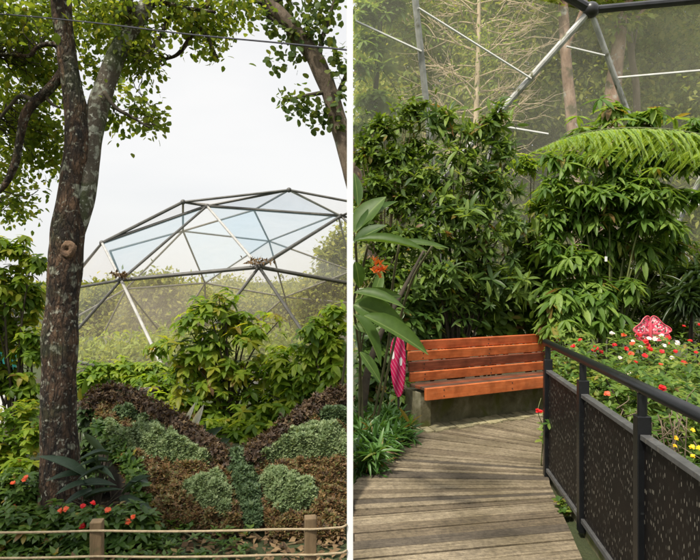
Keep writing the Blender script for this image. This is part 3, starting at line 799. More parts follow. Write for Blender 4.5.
lobes = [(272, 22, 8.4, 12, 16), (290, 35, 8.3, 14, 14), (262, 8, 8.4, 10, 9), (312, 22, 8.3, 18, 16), (318, 5, 8.5, 20, 12), (284, 8, 8.6, 20, 10), (277, 62, 8.4, 10, 8), (298, 55, 8.4, 10, 10), (318, 35, 8.4, 10, 9), (336, 55, 8.2, 9, 12), (340, 75, 8.2, 8, 8),
         (285, 102, 8.3, 12, 7), (300, 105, 8.2, 16, 12), (318, 112, 8.3, 14, 10), (342, 95, 8.2, 6, 10), (310, 122, 8.3, 5, 6), (338, 118, 8.3, 8, 10), (250, -40, 8.6, 60, 30), (330, -40, 8.6, 60, 30), (344, 60, 8.2, 5, 10), (335, 15, 8.3, 8, 8)]
pts, d_ = lob(lobes, 520, .5)
lf = scat(pts, 4, .075, .085, .07, .3)
lf = keep(lf, lf['pos'][:, 0] < .02)
leaf_mesh('crown', *[lf[k] for k in ('pos', 'ax', 'nr', 'L', 'W')], T_ROUND, M['lf_lean'], lt, tint=lf['tint'])

# overhead cable, tied to the white divider
p = [P(-160, 3, 3.6), P(0, 14, 3.5), P(95, 23, 3.4), P(190, 34.5, 3.1), P(280, 43, 2.8), np.array([-.012, 2.56, P(350, 50, 2.56)[2]])]
tag(MB().tube(p, .0042, 6, 6).build('overhead_cable', M['cable'], origin=tuple(p[-1])), 'thin dark cable strung overhead from the white divider past the forked tree', 'cable')


# ------------------------------------------------------------------ shrubs of the dome garden
def shrub(name, label, px, d, lobes, nclump, fn, leaf, tm=T_LANCE, nst=14, r0=.014, stem='stem_dark', cat='shrub', group=None, cut=None, shell=.5, base=None):
    b = G(px, d, 0); b[2] = lift(b[0], b[1])
    if base is not None: b = np.array(base, float)
    t = thing(name, label, cat, tuple(b), group)
    pts, d_ = lob(lobes, nclump, shell)
    lf = fn(pts, d_)
    if cut is not None: lf = cut(lf)
    leaf_mesh('foliage', *[lf[k] for k in ('pos', 'ax', 'nr', 'L', 'W')], tm, leaf, t, tint=lf['tint'])
    if nst:
        m = MB(); ii = rng.choice(len(pts), min(nst, len(pts)), replace=False)
        stems(m, b, pts[ii], r0, r0 * .3)
        m.build('stem', M[stem], t, smooth=True)
    return t


up_out = lambda d_, k=.6: d_ * k + UP
cutL = lambda l: xmax(l, -.03)
shrub('leafy_shrub', 'tall leafy green shrub in front of the middle of the dome', 232, 6.6,
      [(215, 308, 6.6, 38, 14), (195, 318, 6.5, 24, 14), (235, 322, 6.7, 34, 16), (205, 345, 6.6, 38, 20), (250, 335, 6.5, 28, 12), (185, 360, 6.6, 18, 16), (225, 370, 6.7, 52, 25), (265, 378, 6.6, 36, 26), (200, 395, 6.7, 42, 26), (245, 410, 6.7, 56, 26), (190, 425, 6.8, 30, 20), (290, 400, 6.8, 22, 24), (180, 410, 6.6, 24, 18), (160, 345, 6.6, 14, 8), (270, 318, 6.6, 14, 8), (222, 296, 6.6, 16, 8)], 640,
      lambda p, d: rosettes(p, up_out(d), 6, 50, 110, .12, .05, .3), M['lf_shrub'], nst=34)
shrub('lime_shrub', 'bright lime-green shrub rising beside the white divider behind the butterfly', 325, 6.0,
      [(335, 315, 6.0, 14, 14), (318, 330, 6.0, 22, 14), (338, 345, 6.0, 20, 22), (310, 352, 6.1, 22, 16), (325, 378, 6.1, 34, 26), (300, 385, 6.2, 26, 24), (335, 405, 6.0, 24, 20), (290, 410, 6.2, 30, 18), (305, 430, 6.2, 34, 14), (262, 428, 6.1, 30, 16), (240, 440, 6.0, 24, 12), (215, 430, 6.1, 20, 12), (280, 365, 6.3, 18, 20)], 820,
      lambda p, d: rosettes(p, up_out(d), 6, 50, 105, .11, .048, .3), M['lf_lime'], nst=16, cut=cutL)
shrub('yellow_shrub', 'low yellow-green shrub between the pitted trunk and the tall leafy shrub', 120, 8.5,
      [(95, 375, 8.7, 26, 14), (150, 372, 8.9, 26, 12), (185, 372, 9, 26, 14), (120, 370, 8.8, 22, 12), (78, 388, 8.6, 16, 16), (145, 388, 8.5, 26, 14), (110, 400, 8.4, 34, 14), (165, 395, 8.6, 20, 14), (135, 410, 8.4, 40, 14)], 950,
      lambda p, d: rosettes(p, up_out(d), 6, 50, 105, .11, .05, .3), M['lf_lime'], nst=10)
shrub('broadleaf_shrub', 'dense glossy shrub with pointed leaves growing against the trunk', 18, 5.0,
      [(12, 250, 5.0, 24, 16), (34, 262, 5.0, 16, 14), (8, 285, 5.0, 24, 22), (30, 300, 5.1, 16, 24), (10, 330, 5.1, 26, 24), (32, 345, 5.0, 14, 22), (5, 375, 5.0, 18, 18), (25, 385, 5.0, 20, 18), (-20, 310, 5.0, 30, 60), (-60, 350, 5.2, 34, 60), (-110, 390, 5.3, 34, 50)], 1100,
      lambda p, d: rosettes(p, up_out(d), 6, 55, 115, .085, .038, .35), M['lf_shrub'], nst=14)
shrub('hedge_shrub', 'round-leaved bright green bush at the foot of the trunk above the red flowers', 20, 4.5,
      [(15, 420, 4.6, 28, 18), (35, 440, 4.4, 14, 20), (8, 455, 4.5, 24, 22), (22, 475, 4.3, 26, 18), (-20, 450, 4.5, 24, 40), (-60, 440, 4.6, 30, 44), (-105, 450, 4.6, 30, 40), (30, 412, 4.8, 16, 14)], 980,
      lambda p, d: rosettes(p, up_out(d), 5, 50, 100, .06, .03, .2), M['lf_shrub'], nst=14, r0=.008)
# white shed wall and slanting pole glimpsed through the shrub
t = thing('garden_shed', 'small white shed with a teal board glimpsed through the shrub', 'shed', tuple(G(0, 6.6, -.1)))
MB().box(G(0, 6.8, .12), (.22, 0, 0), (0, .2, 0), (0, 0, .2)).build('wall', M['white_paint'], t)
MB().box(G(-6, 6.9, .58), (.24, 0, 0), (0, .03, 0), (0, 0, .16)).build('board', M['teal'], t)
MB().box(G(-8, 6.8, 1.1), (.3, 0, 0), (0, .3, 0), (0, 0, .03)).build('roof', M['dark_metal'], t)
MB().tube([G(-26, 6.75, .3), G(-26, 6.75, 1.1)], .02, 8).build('corner_post', M['dark_metal'], t)
tag(MB().tube([P(4, 405, 6.0), P(17, 372, 6.0), P(26, 350, 6.0)], .022, 8).build('leaning_pole', M['dark_metal'], origin=tuple(P(4, 405, 6))), 'dark slanting pole leaning in the shrub by the shed', 'pole')
tag(MB().tube([P(88, 394, 7.2), P(125, 392, 7.2), P(160, 389, 7.2)], [.035, .04, .035], 8, 4, .15).build('log_rail', M['bark'], origin=tuple(P(125, 392, 7.2))), 'dark horizontal log lying behind the planted butterfly', 'log')

# ------------------------------------------------------------------ the planted butterfly
K_ = .51


def on_bed(px, py, up=0.0):
    """the sloping bed of the butterfly, raised by up along its normal"""
    a = (py - CY) / F
    d = (H - .05 + K_ * 3.8) / (a + K_)
    n = nz(np.array([0, -K_, 1.0]))
    return P(px, py, d) + n * up


BN = nz(np.array([0, -K_, 1.0]))


def inside(poly, p):
    x, y = p[:, 0], p[:, 1]; r = np.zeros(len(p), bool); n = len(poly); j = n - 1
    for i in range(n):
        xi, yi = poly[i]; xj, yj = poly[j]
        c = ((yi > y) != (yj > y)) & (x < (xj - xi) * (y - yi) / (yj - yi + 1e-12) + xi)
        r ^= c; j = i
    return r


def edge_d(poly, p):
    m = np.full(len(p), 1e9); n = len(poly)
    for i in range(n):
        a = np.array(poly[i], float); b = np.array(poly[(i + 1) % n], float); ab = b - a
        t = np.clip(((p - a) @ ab) / (ab @ ab), 0, 1); m = np.minimum(m, np.linalg.norm(p - (a + t[:, None] * ab), axis=1))
    return m


def smooth_poly(poly, it=2):
    for _ in range(it):
        q = []
        for i in range(len(poly)):
            a = np.array(poly[i], float); b = np.array(poly[(i + 1) % len(poly)], float)
            q += [tuple(a * .75 + b * .25), tuple(a * .25 + b * .75)]
        poly = q
    return poly


def grown(pl, k):
    c = np.mean(np.array(pl), axis=0); return [tuple(c + (np.array(q) - c) * k) for q in pl]


def plot_of(poly, n, exclude=(), h0=.02, h1=.07, w=7, n_=.012):
    xs_ = [q[0] for q in poly]; ys_ = [q[1] for q in poly]
    p = np.stack([rng.uniform(min(xs_), max(xs_), n), rng.uniform(min(ys_), max(ys_), n)], 1)
    k = inside(poly, p)
    for e in exclude: k &= ~(inside(grown(e, .92), p) | (inside(e, p) & (rng.random(len(p)) < .5)))
    p = p[k]
    e = np.minimum(edge_d(poly, p) / w, 1)
    hh = h0 + (h1 - h0) * e ** .6 + rng.normal(0, .006, len(p)) + n_ * np.array([noise.noise(Vector((a / 9, b / 9, 1))) for a, b in p])
    pos = np.array([on_bed(a, b, c) for (a, b), c in zip(p, hh)])
    return pos


LW = smooth_poly([(88, 408), (98, 398), (118, 396), (138, 404), (162, 417), (187, 434), (210, 452), (228, 462), (236, 478), (244, 505), (248, 526), (232, 537), (205, 533), (182, 526), (162, 528), (148, 522), (138, 500), (128, 482), (114, 464), (98, 440)], 1)
RW = smooth_poly([(346, 396), (346, 535), (330, 545), (300, 540), (286, 536), (276, 542), (268, 532), (264, 510), (256, 482), (250, 468), (258, 458), (282, 436), (305, 415), (325, 402)], 1)
pad_ul = smooth_poly([(140, 428), (160, 432), (180, 442), (203, 455), (214, 466), (196, 469), (172, 466), (152, 463), (138, 450)], 1)
pad_ull = smooth_poly([(108, 428), (124, 432), (134, 442), (140, 456), (132, 466), (116, 460), (104, 446)], 1)
pad_ublue = smooth_poly([(112, 414), (132, 412), (150, 421), (152, 428), (136, 428), (118, 424)], 1)
pad_ll = smooth_poly([(182, 492), (204, 482), (222, 480), (230, 494), (233, 516), (220, 520), (198, 512)], 1)
pad_ur = smooth_poly([(258, 468), (272, 452), (292, 436), (318, 428), (338, 432), (342, 450), (340, 462), (312, 465), (285, 466)], 1)
pad_urb = smooth_poly([(312, 422), (330, 413), (346, 411), (346, 428), (330, 427)], 1)
pad_lr = smooth_poly([(262, 478), (276, 474), (298, 482), (316, 494), (320, 502), (304, 516), (286, 520), (274, 514)], 1)
body_o = smooth_poly([(228, 460), (240, 454), (250, 462), (256, 482), (260, 508), (260, 524), (253, 536), (246, 526), (239, 503), (231, 480)], 1)

bf = thing('butterfly_topiary', 'butterfly-shaped planted mound with green wing patches edged in brown leaves', 'topiary', tuple(on_bed(245, 505, -.1)))


def bed_core(name, poly, matr, up=.0, depth=.5, step=3.0):
    """solid core under the planting: the outline set thick along the bed"""
    n = len(poly); m = MB()
    top = [on_bed(x, y, up) for x, y in poly]; bot = [q + np.array([0, .05, -depth]) for q in top]
    for q in bot: q[2] = max(q[2], -.02)
    m.add(top + bot, [tuple(range(n))[::-1]] + [(i, (i + 1) % n, n + (i + 1) % n, n + i) for i in range(n)])
    return m.build(name, matr, bf)


pad_ul, pad_ull, pad_ll, pad_ur, pad_lr = grown(pad_ul, 1.2), grown(pad_ull, 1.15), grown(pad_ll, 1.12), grown(pad_ur, 1.14), grown(pad_lr, 1.14)
cl = bed_core('wing_core', LW, M['dark_metal']); crr = bed_core('wing_core', RW, M['dark_metal']); bed_core('body_core', body_o, M['dark_metal'], .02)


def planted(name, pos, n, a0, a1, L_, W_, matr, tm=T_SIMPLE, parent=None):
    lf = rosettes(pos, np.tile(BN + np.array([0, -.1, .25]), (len(pos), 1)) + rng.normal(0, .35, (len(pos), 3)), n, a0, a1, L_, W_)
    return leaf_mesh(name, *[lf[k] for k in ('pos', 'ax', 'nr', 'L', 'W')], tm, matr, parent or bf, tint=lf['tint'])


planted('wing_border', plot_of(LW, 13000, (pad_ul, pad_ull, pad_ublue, pad_ll), -.02, .055, 9, .06), 5, 15, 85, .027, .015, M['brown_lf'])
planted('wing_border', plot_of(RW, 13000, (pad_ur, pad_urb, pad_lr), -.02, .055, 9, .06), 5, 15, 85, .027, .015, M['brown_lf'])
for nm, pl, n, m_ in (('upper_wing', pad_ul, 2600, 'sedum'), ('upper_wing', pad_ull, 900, 'sedum'), ('wing_tip', pad_ublue, 900, 'sedum_blue'), ('lower_wing', pad_ll, 2000, 'sedum'), ('upper_wing', pad_ur, 3200, 'sedum'), ('wing_tip', pad_urb, 900, 'sedum_blue'), ('lower_wing', pad_lr, 2200, 'sedum')):
    planted(nm, plot_of(pl, int(n * 1.35), (), .02, .125, 14, .06), 6, 15, 90, .026, .016, M[m_])
def rolled(pts_, n, r0, r1):
    p, q = catmull(np.array([on_bed(x, y, .05) for x, y in pts_]), np.linspace(r0, r1, len(pts_)), 10)
    k = rng.integers(0, len(p), n); off = nz(rng.normal(size=(n, 3))) * q[k][:, None] * rng.uniform(.75, 1.1, (n, 1))
    return p[k] + off + rng.normal(0, .012, (n, 3)), nz(off)


for seq in ([(92, 412), (104, 402), (122, 402), (142, 410), (166, 423), (190, 440), (212, 456), (226, 466)], [(254, 464), (268, 452), (286, 438), (306, 420), (324, 408), (344, 402)]):
    q_, o_ = rolled(seq, 2400, .085, .07)
    lf = rosettes(q_, o_ + np.array([0, 0, .2]), 5, 15, 80, .03, .016)
    leaf_mesh('wing_edge', *[lf[k] for k in ('pos', 'ax', 'nr', 'L', 'W')], T_SIMPLE, M['brown_dark'], bf, tint=lf['tint'])
    MB().tube([on_bed(x, y, .05) for x, y in seq], .06, 10, 5).build('edge_core', M['soil'], bf, smooth=True)
planted('body', plot_of(body_o, 2600, (), .02, .1, 14, .05), 6, 15, 90, .036, .018, M['sedum_blue'])
fringe = smooth_poly([(94, 424), (112, 428), (132, 452), (146, 484), (154, 520), (146, 524), (134, 500), (118, 470), (100, 446)], 1)
planted('leafy_fringe', plot_of(fringe, 500, (), .02, .1, 6), 5, 30, 95, .055, .03, M['lf_hedge'], T_LANCE)
# thin scalloped edging strip under the lower wings
for s in ([(148, 528), (160, 537), (172, 531), (184, 534), (198, 541), (216, 545), (232, 546), (242, 538)], [(268, 540), (280, 546), (296, 544), (310, 538), (322, 545), (338, 546), (345, 540)]):
    MB().tube([on_bed(x, y, .01) for x, y in s], .007, 6, 5).build('edging_strip', M['fence_wood'], bf, smooth=True)

# broad-leaved plants poking up behind the mound
def explicit_leaves(name, label, cat, base, leaves, matr, tm=T_BROAD, stem='stem_green', group=None, r0=.008):
    """leaves: (base point, tip point, width, side-roll) each a leaf of its own shape"""
    t = thing(name, label, cat, tuple(base), group)
    pos = np.array([l[0] for l in leaves]); tip = np.array([l[1] for l in leaves]); ax = tip - pos
    nr = np.array([l[3] for l in leaves], float)
    leaf_mesh('foliage', pos, ax, nr, np.linalg.norm(ax, axis=1), np.array([l[2] for l in leaves]), tm, matr, t)
    m = MB()
    for q in pos: m.tube([np.array(base), (np.array(base) + q) / 2 + np.array([0, 0, .03]), q], [r0, r0 * .8, r0 * .5], 6, 4)
    m.build('stem', M[stem], t, smooth=True)
    return t


FN = (0, -1, .25)
explicit_leaves('canna_plant', 'dark oval-leaved plant standing up behind the brown wing edge near the trunk', 'plant', G(128, 5.6), [(P(110, 409, 5.5), P(111, 388, 5.5), .085, FN), (P(122, 410, 5.5), P(138, 386, 5.5), .09, (.2, -1, .3)), (P(130, 408, 5.5), P(148, 396, 5.5), .08, FN), (P(158, 420, 5.5), P(152, 398, 5.5), .1, FN), (P(150, 418, 5.6), P(140, 402, 5.6), .06, FN)], M['lf_dark'])
explicit_leaves('cordyline_plant', 'pale plant with one whitish leaf behind the middle of the butterfly', 'plant', G(200, 5.9), [(P(188, 436, 5.6), P(203, 407, 5.6), .07, (.3, -1, .2)), (P(182, 434, 5.6), P(194, 402, 5.65), .05, FN)], M['white_leaf'])
explicit_leaves('agave_plant', 'grey-green pointed rosette plant tucked behind the butterfly body', 'plant', G(205, 5.7), [(P(198, 442, 5.6), P(219, 428, 5.5), .09, FN), (P(205, 446, 5.5), P(182, 430, 5.5), .08, FN), (P(212, 446, 5.4), P(226, 440, 5.3), .09, FN), (P(196, 440, 5.6), P(170, 426, 5.6), .07, FN), (P(200, 440, 5.6), P(205, 424, 5.6), .07, FN)], M['strap_grey'])
explicit_leaves('agave_plant', 'small grey-green rosette plant beside the trunk above the brown wing tip', 'plant', G(88, 5.6), [(P(86, 402, 5.5), P(84, 378, 5.5), .06, FN), (P(88, 402, 5.5), P(100, 386, 5.5), .06, FN), (P(84, 402, 5.5), P(78, 388, 5.5), .06, FN)], M['lf_shrub'])
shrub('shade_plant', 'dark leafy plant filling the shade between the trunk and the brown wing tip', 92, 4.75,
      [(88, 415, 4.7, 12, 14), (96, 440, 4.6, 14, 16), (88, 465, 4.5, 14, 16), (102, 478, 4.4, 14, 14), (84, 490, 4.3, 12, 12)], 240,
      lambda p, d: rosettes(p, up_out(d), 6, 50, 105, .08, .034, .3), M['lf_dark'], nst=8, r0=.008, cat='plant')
# strap-leaved plant at the foot of the tree
lv = []
for x0, y0, x1, y1, w in ((104, 452, 81, 430, .06), (108, 455, 84, 449, .05), (107, 462, 83, 458, .05), (108, 470, 82, 468, .045), (84, 476, 48, 450, .1), (84, 476, 52, 472, .07), (88, 482, 56, 489, .07), (92, 490, 64, 500, .07), (80, 486, 108, 478, .08), (86, 500, 112, 482, .05), (132, 480, 146, 478, .1), (124, 494, 142, 470, .08), (120, 502, 146, 500, .08), (60, 508, 50, 522, .07), (70, 500, 62, 512, .06), (96, 474, 110, 466, .06), (100, 470, 92, 446, .05)):
    lv.append((P(x0, y0, 3.8), P(x1, y1, 3.66), w * .72, (rng.normal(0, .3), -.6, .9)))
explicit_leaves('strap_plant', 'dark plant with long grey-green strap leaves in the shade beside the trunk', 'plant', G(96, 3.85), lv, M['strap_grey'], T_STRAP, 'stem_dark')


def bloom(cs, n, L_, W_, face=(0, -.6, .8)):
    cs = np.asarray(cs)
    return rosettes(cs, np.tile(np.array(face, float), (len(cs), 1)) + rng.normal(0, .25, (len(cs), 3)), n, 55, 95, L_, W_, 0, .1)


def flower_parts(t, cs, matr, n=5, L_=.022, W_=.022, name='flower', layers=1):
    for c in cs:
        lf = bloom([c] * layers, n, L_, W_)
        leaf_mesh(name, *[lf[k] for k in ('pos', 'ax', 'nr', 'L', 'W')], T_ROUND, matr, t, tint=lf['tint'])


# red-flowered bedding along the front
def bedding(name, label, px, d, flowers, fm, wx, wy, n, L_=.05, leaf='lf_hedge'):
    t = shrub(name, label, px, d, [(px, 0, d, 1, 1)], 5, lambda p, q: rosettes(p, UP + 0 * q, 3, 50, 90, .02, .01), M[leaf], nst=0) if False else None
    b = G(px, d, -.03)
    t = thing(name, label, 'flowering plant', tuple(b))
    rx, rz = wx / F * d, wy / F * d
    pts, d_ = wlob([(b[0], b[1], rz * .55, rx, rx * .8, rz * .6), (b[0] - rx * .5, b[1], rz * .4, rx * .6, rx * .6, rz * .45), (b[0] + rx * .5, b[1] + .05, rz * .4, rx * .6, rx * .6, rz * .45)], n)
    lf = rosettes(pts, d_ * .5 + UP, 5, 45, 95, L_, L_ * .5, .15)
    leaf_mesh('foliage', *[lf[k] for k in ('pos', 'ax', 'nr', 'L', 'W')], T_LANCE, M[leaf], t, tint=lf['tint'])
    m = MB(); stems(m, b, pts[:10], .006, .003); m.build('stem', M['stem_green'], t, smooth=True)
    flower_parts(t, [P(x, y, d - .5 * rx) for x, y in flowers], M[fm], 6, .017, .014, 'flower', 2)
    return t


bedding('salvia_plant', 'green bedding plant with scarlet flowers by the foot of the trunk', 18, 3.9, [(13, 483), (24, 480), (14, 507), (26, 477)], 'coral_petal', 30, 46, 260)
bedding('begonia_plant', 'low bedding plant with two crimson blooms just behind the wooden fence post', 92, 3.45, [(83, 506), (93, 503), (82, 526), (90, 525)], 'red_petal', 26, 40, 220)
bedding('begonia_plant', 'low bedding plant with faint orange blooms between the trunk and the begonia', 60, 3.55, [(60, 511), (66, 509)], 'coral_petal', 26, 38, 220)
bedding('begonia_plant', 'low bedding plant with orange-red blooms under the wing edge', 125, 3.5, [(108, 510), (128, 522), (133, 517)], 'coral_petal', 30, 38, 240)
bedding('salvia_plant', 'leafy bedding plant without blooms at the end of the rope fence', 22, 3.5, [], 'coral_petal', 34, 34, 240)
# ground cover and dead leaves behind the rope
pts = np.stack([rng.uniform(-2.4, -.6, 900), rng.uniform(3.15, 3.75, 900), rng.uniform(-.02, .06, 900)], 1)
pts = pts[(pts[:, 0] < -1.0) | (rng.random(900) < .35)]
lf = rosettes(pts, UP + 0 * pts, 4, 40, 95, .045, .024)
tag(leaf_mesh('ground_cover', *[lf[k] for k in ('pos', 'ax', 'nr', 'L', 'W')], T_SIMPLE, M['lf_hedge'], tint=lf['tint']), 'low dark green ground cover behind the rope', 'ground cover', kind='stuff')
pts = np.stack([rng.uniform(-2.4, -.05, 2600), rng.uniform(2.7, 4.2, 2600), rng.uniform(-.028, .0, 2600)], 1)
p2 = np.stack([rng.uniform(.05, .7, 500), rng.uniform(4.7, 6.6, 500), np.full(500, -.02)], 1); p2 = p2[p2[:, 0] < (p2[:, 1] - 4.7) * .45]
p3 = np.stack([rng.uniform(1.7, 3.6, 700), rng.uniform(2.2, 6, 700), np.full(700, -.02)], 1)
pts = np.vstack([pts, p2, p3])
n = len(pts)
tag(leaf_mesh('leaf_litter', pts, rng.normal(size=(n, 3)) * np.array([1, 1, .2]), UP + rng.normal(0, .4, (n, 3)), rng.uniform(.03, .08, n), rng.uniform(.02, .04, n), T_SIMPLE, M['litter']), 'brown dead leaves scattered on the soil', 'leaf litter', kind='stuff')

# rope fence
rf = thing('rope_fence', 'low fence of square wooden posts and two slack ropes before the butterfly', 'fence', tuple(G(97, 2.56, -.03)))
xs_f = [-116, 97, 310]
for i, x in enumerate(xs_f):
    c = G(x, 2.56, .24)
    hgt = .285 if i != 2 else .293
    MB().box(c + np.array([0, 0, hgt - .285]), (.0245, .004, 0), (-.004, .0245, 0), (0.002 * (i - 1), 0, hgt)).build('post', M['fence_wood'], rf, bevel=.004)
for zz, sag in ((.492, .008), (.384, .008)):
    pp = []
    for a, b in ((-116, 97), (97, 310), (310, 348)):
        for t_ in np.linspace(0, 1, 8)[:-1]:
            s = 4 * t_ * (1 - t_) * sag * (1 if b != 348 else .2)
            q = G(a + (b - a) * t_, 2.56 - .028, zz + .006 * (a > 200) + (.012 if a > 90 else 0) * t_ - s); pp.append(q)
    pp.append(np.array([-.0135 , 2.545, zz + .02]))
    MB().tube(pp, .0052, 8, 2, .15, 40).build('rope', M['rope'], rf, smooth=True)

# ================================================================== THE BOARDWALK GARDEN
Q = np.array([3.3, 4.5])
deck_poly = [(.02, 1.2), (.02, 4.49), (.24, 5.03), (.52, 5.7), (.72, 6.2), (1.0, 6.46), (2.9, 7.42), (3.0, 6.6), (1.9, 5.3), (1.58, 4.78), (1.50, 4.5), (1.28, 3.32), (.92, 1.2)]


def clip(poly, n, c):
    out = []
    for i in range(len(poly)):
        a = np.array(poly[i], float); b = np.array(poly[(i + 1) % len(poly)], float)
        da, db = a @ n - c, b @ n - c
        if da >= 0: out.append(tuple(a))
        if da * db < 0: out.append(tuple(a + (b - a) * da / (da - db)))
    return out


mb = MB()
strips = []
a = R(96); A_END = R(191)
g = .0022
while a < A_END:
    w = min(rng.uniform(.026, .034), max(.012, A_END - a)); a1 = a + w
    d0 = np.array([math.cos(a + g), math.sin(a + g)]); d1 = np.array([math.cos(a1 - g), math.sin(a1 - g)])
    n0 = np.array([-d0[1], d0[0]]); n1 = np.array([d1[1], -d1[0]])
    strips.append((n0, Q @ n0, n1, Q @ n1, np.array([math.cos(a + w / 2), math.sin(a + w / 2)]), a, a1))
    a = a1
dl = np.array([math.cos(A_END), math.sin(A_END)]); nl_ = np.array([-dl[1], dl[0]]); c = Q @ nl_ + .004
while c < Q @ nl_ + 4:
    w = rng.uniform(.095, .125)
    strips.append((nl_, c, -nl_, -(c + w - .011), dl, c, c + w)); c += w
zt = .02
for n0, c0_, n1, c1_, dm, a0, a1 in strips:
    q = clip(deck_poly, n0, c0_)
    if len(q) > 2: q = clip(q, n1, c1_)
    if len(q) < 3: continue
    dz = rng.normal(0, .0025); ov = rng.uniform(-.012, .018)
    pts_ = []
    for p_ in q:
        p_ = np.array(p_)
        if p_[0] < .75: p_ = p_ + dm * ov
        pts_.append(p_)
    n = len(pts_)
    uvf = (lambda p_: (float(np.linalg.norm(p_ - Q)), float((math.atan2(*(p_ - Q)[::-1]) % (2 * math.pi) - a0) / (a1 - a0)))) if n0 is not nl_ else (lambda p_: (float(-(p_ - Q) @ dl), float((p_ @ nl_ - a0) / (a1 - a0))))
    vt = [(x, y, zt + dz) for x, y in pts_]; vb = [(x, y, -.05) for x, y in pts_]
    fs = [tuple(range(n))] + [(i, n + i, n + (i + 1) % n, (i + 1) % n) for i in range(n)]
    uv = [uvf(p_) for p_ in pts_]
    for i in range(n): uv += [uvf(pts_[i])] * 2 + [uvf(pts_[(i + 1) % n])] * 2
    mb.add(vt + vb, fs, uv)
tag(mb.build('boardwalk', M['deck'], bevel=.004), 'weathered boardwalk of fanning planks leading to the bench', 'boardwalk', kind='structure')

# bench axes
BO = np.array([.76, 6.0, 0]); bu = nz(np.array([1.5, .78, 0])); bb = np.array([-bu[1], bu[0], 0])
BLEN = 2.22


def bp(a, b, z): return BO + bu * a + bb * b + np.array([0, 0, z])


# strip of stone pavers along the bench foot
mb = MB()
for i in range(26):
    a0 = -.12 + i * .1
    for j in range(1):
        c = bp(a0, .13 + .03 * math.sin(i * 1.7), .022)
        s = R(38 if i % 2 else 30)
        ux = bu * math.cos(s) - bb * math.sin(s); uy = bu * math.sin(s) + bb * math.cos(s)
        if 0: pass
        mb.box(c, bu * .047 + bb * .0, bb * .13 + bu * .03, (0, 0, .012 + .003 * rng.random()))
tag(mb.build('paving', M['paver'], bevel=.004), 'narrow strip of worn stone pavers at the foot of the bench', 'paving', kind='structure')

bench = thing('garden_bench', 'long orange-brown slatted wooden bench on a mossy concrete plinth', 'bench', tuple(bp(BLEN / 2, .3, 0)))


def slat(name, a0, a1, b, z, hb, hz, matr, tilt=0.0, label=None):
    ax = bu * (a1 - a0) / 2
    ay = (bb * math.cos(tilt) + UP * math.sin(tilt)); az = (UP * math.cos(tilt) - bb * math.sin(tilt))
    m = MB(); m.box(bp((a0 + a1) / 2, b, z), ax, ay * hb, az * hz)
    uvs = []
    off = rng.random() * 20
    for f in m.f:
        for i in f:
            q = np.array(m.v[i]) - BO
            uvs.append((float(q @ bu) + off, float(q @ ay + q @ az) + off))
    m.uv = uvs
    o = m.build(name, matr, bench, bevel=.006)
    if label: o['label'] = label
    if name != 'seat_slat':
        for a in (.22, 1.13, 2.04):
            for dz in (-.5, .5):
                p_ = bp(a, b, z) - ay * (hb + .001) + az * hz * dz
                MB().tube([p_ - ay * .002, p_ + ay * .004], .007, 10).build('screw', M['dark_metal'], o)
    return o


tl = R(8)
zs = [.85, .741, .632, .523]
for z, mm in zip(zs, ('slat_orange', 'slat_bright', 'slat_brown', 'slat_bright')):
    b = .345 + (z - .46) * math.tan(tl)
    slat('backrest_slat', .03 + rng.uniform(-.008, .008), BLEN + rng.uniform(-.008, .008), b, z, .016, .0505, M[mm], -tl * -1)
for i, b in enumerate((.085, .185, .285)):
    slat('seat_slat', .02, BLEN, b, .447, .047, .017, M['slat_dark' if i % 2 == 0 else 'slat_brown'])
slat('front_slat', .0, BLEN, .016, .402, .018, .062, M['slat_bright'])
m = MB()
for a in (.2, 1.15, 2.05):
    m.box(bp(a, .2, .4135), bu * .02, bb * .15, UP * .0155)
m.build('seat_bracket', M['dark_metal'], bench)
for a in (.35, 1.2, 2.0):
    MB().box(bp(a, .415, .66), bu * .02, (bb * .012), UP * .23 + bb * .03).build('back_bracket', M['dark_metal'], bench)
MB().box(bp(BLEN / 2 + .04, .37, .19), bu * (BLEN / 2 - .01), bb * .1, UP * .205).build('plinth', M['concrete'], bench, bevel=.012)
MB().box(bp(.11, .215, .19), bu * .07, bb * .052, UP * .205).build('end_support', M['concrete'], bench, bevel=.01)

# wing-shaped magenta board at the end of the bench
wing = smooth_poly([(.0, 0), (.05, .02), (.085, .16), (.095, .35), (.09, .52), (.06, .62), (.0, .66), (-.06, .6), (-.085, .5), (-.08, .3), (-.05, .12)], 2)
wb = thing('wing_board', 'tall magenta wing-shaped board with white streaks at the bench end', 'ornament', tuple(P(397, 397, 6.2) * np.array([1, 1, 0]) ))
c0 = P(397.5, 397.5, 6.25); wd = nz(np.array([.75, -.55, 0])); wn = nz(np.array([-.55, -.75, 0]))
n = len(wing)
fr = [c0 + wd * x + UP * z + wn * .012 for x, z in wing]; bk = [q - wn * .024 for q in fr]
MB().add(fr + bk, [tuple(range(n)), tuple(range(2 * n - 1, n - 1, -1))] + [(i, n + i, n + (i + 1) % n, (i + 1) % n) for i in range(n)]).build('board', M['magenta'], wb)
for x, z in ((-.045, .44), (.05, .38)):
    ring = [c0 + wd * (x + .017 * math.cos(a)) + UP * (z + .045 * math.sin(a)) for a in np.linspace(0, 2 * math.pi, 14, endpoint=False)]
    MB().add([q + wn * .0155 for q in ring] + [q + wn * .012 for q in ring], [tuple(range(14))] + [(i, 14 + i, 14 + (i + 1) % 14, (i + 1) % 14) for i in range(14)]).build('spot', M['white_dot'], wb)
MB().tube([c0 + np.array([0, 0, .1]) - wn * .02, c0 * np.array([1, 1, 0]) - wn * .02 + np.array([0, 0, -.03])], .012, 8).build('stake', M['dark_metal'], wb)

# ------------------------------------------------------------------ railing
def rl(d): return 1.0424 + .108 * d


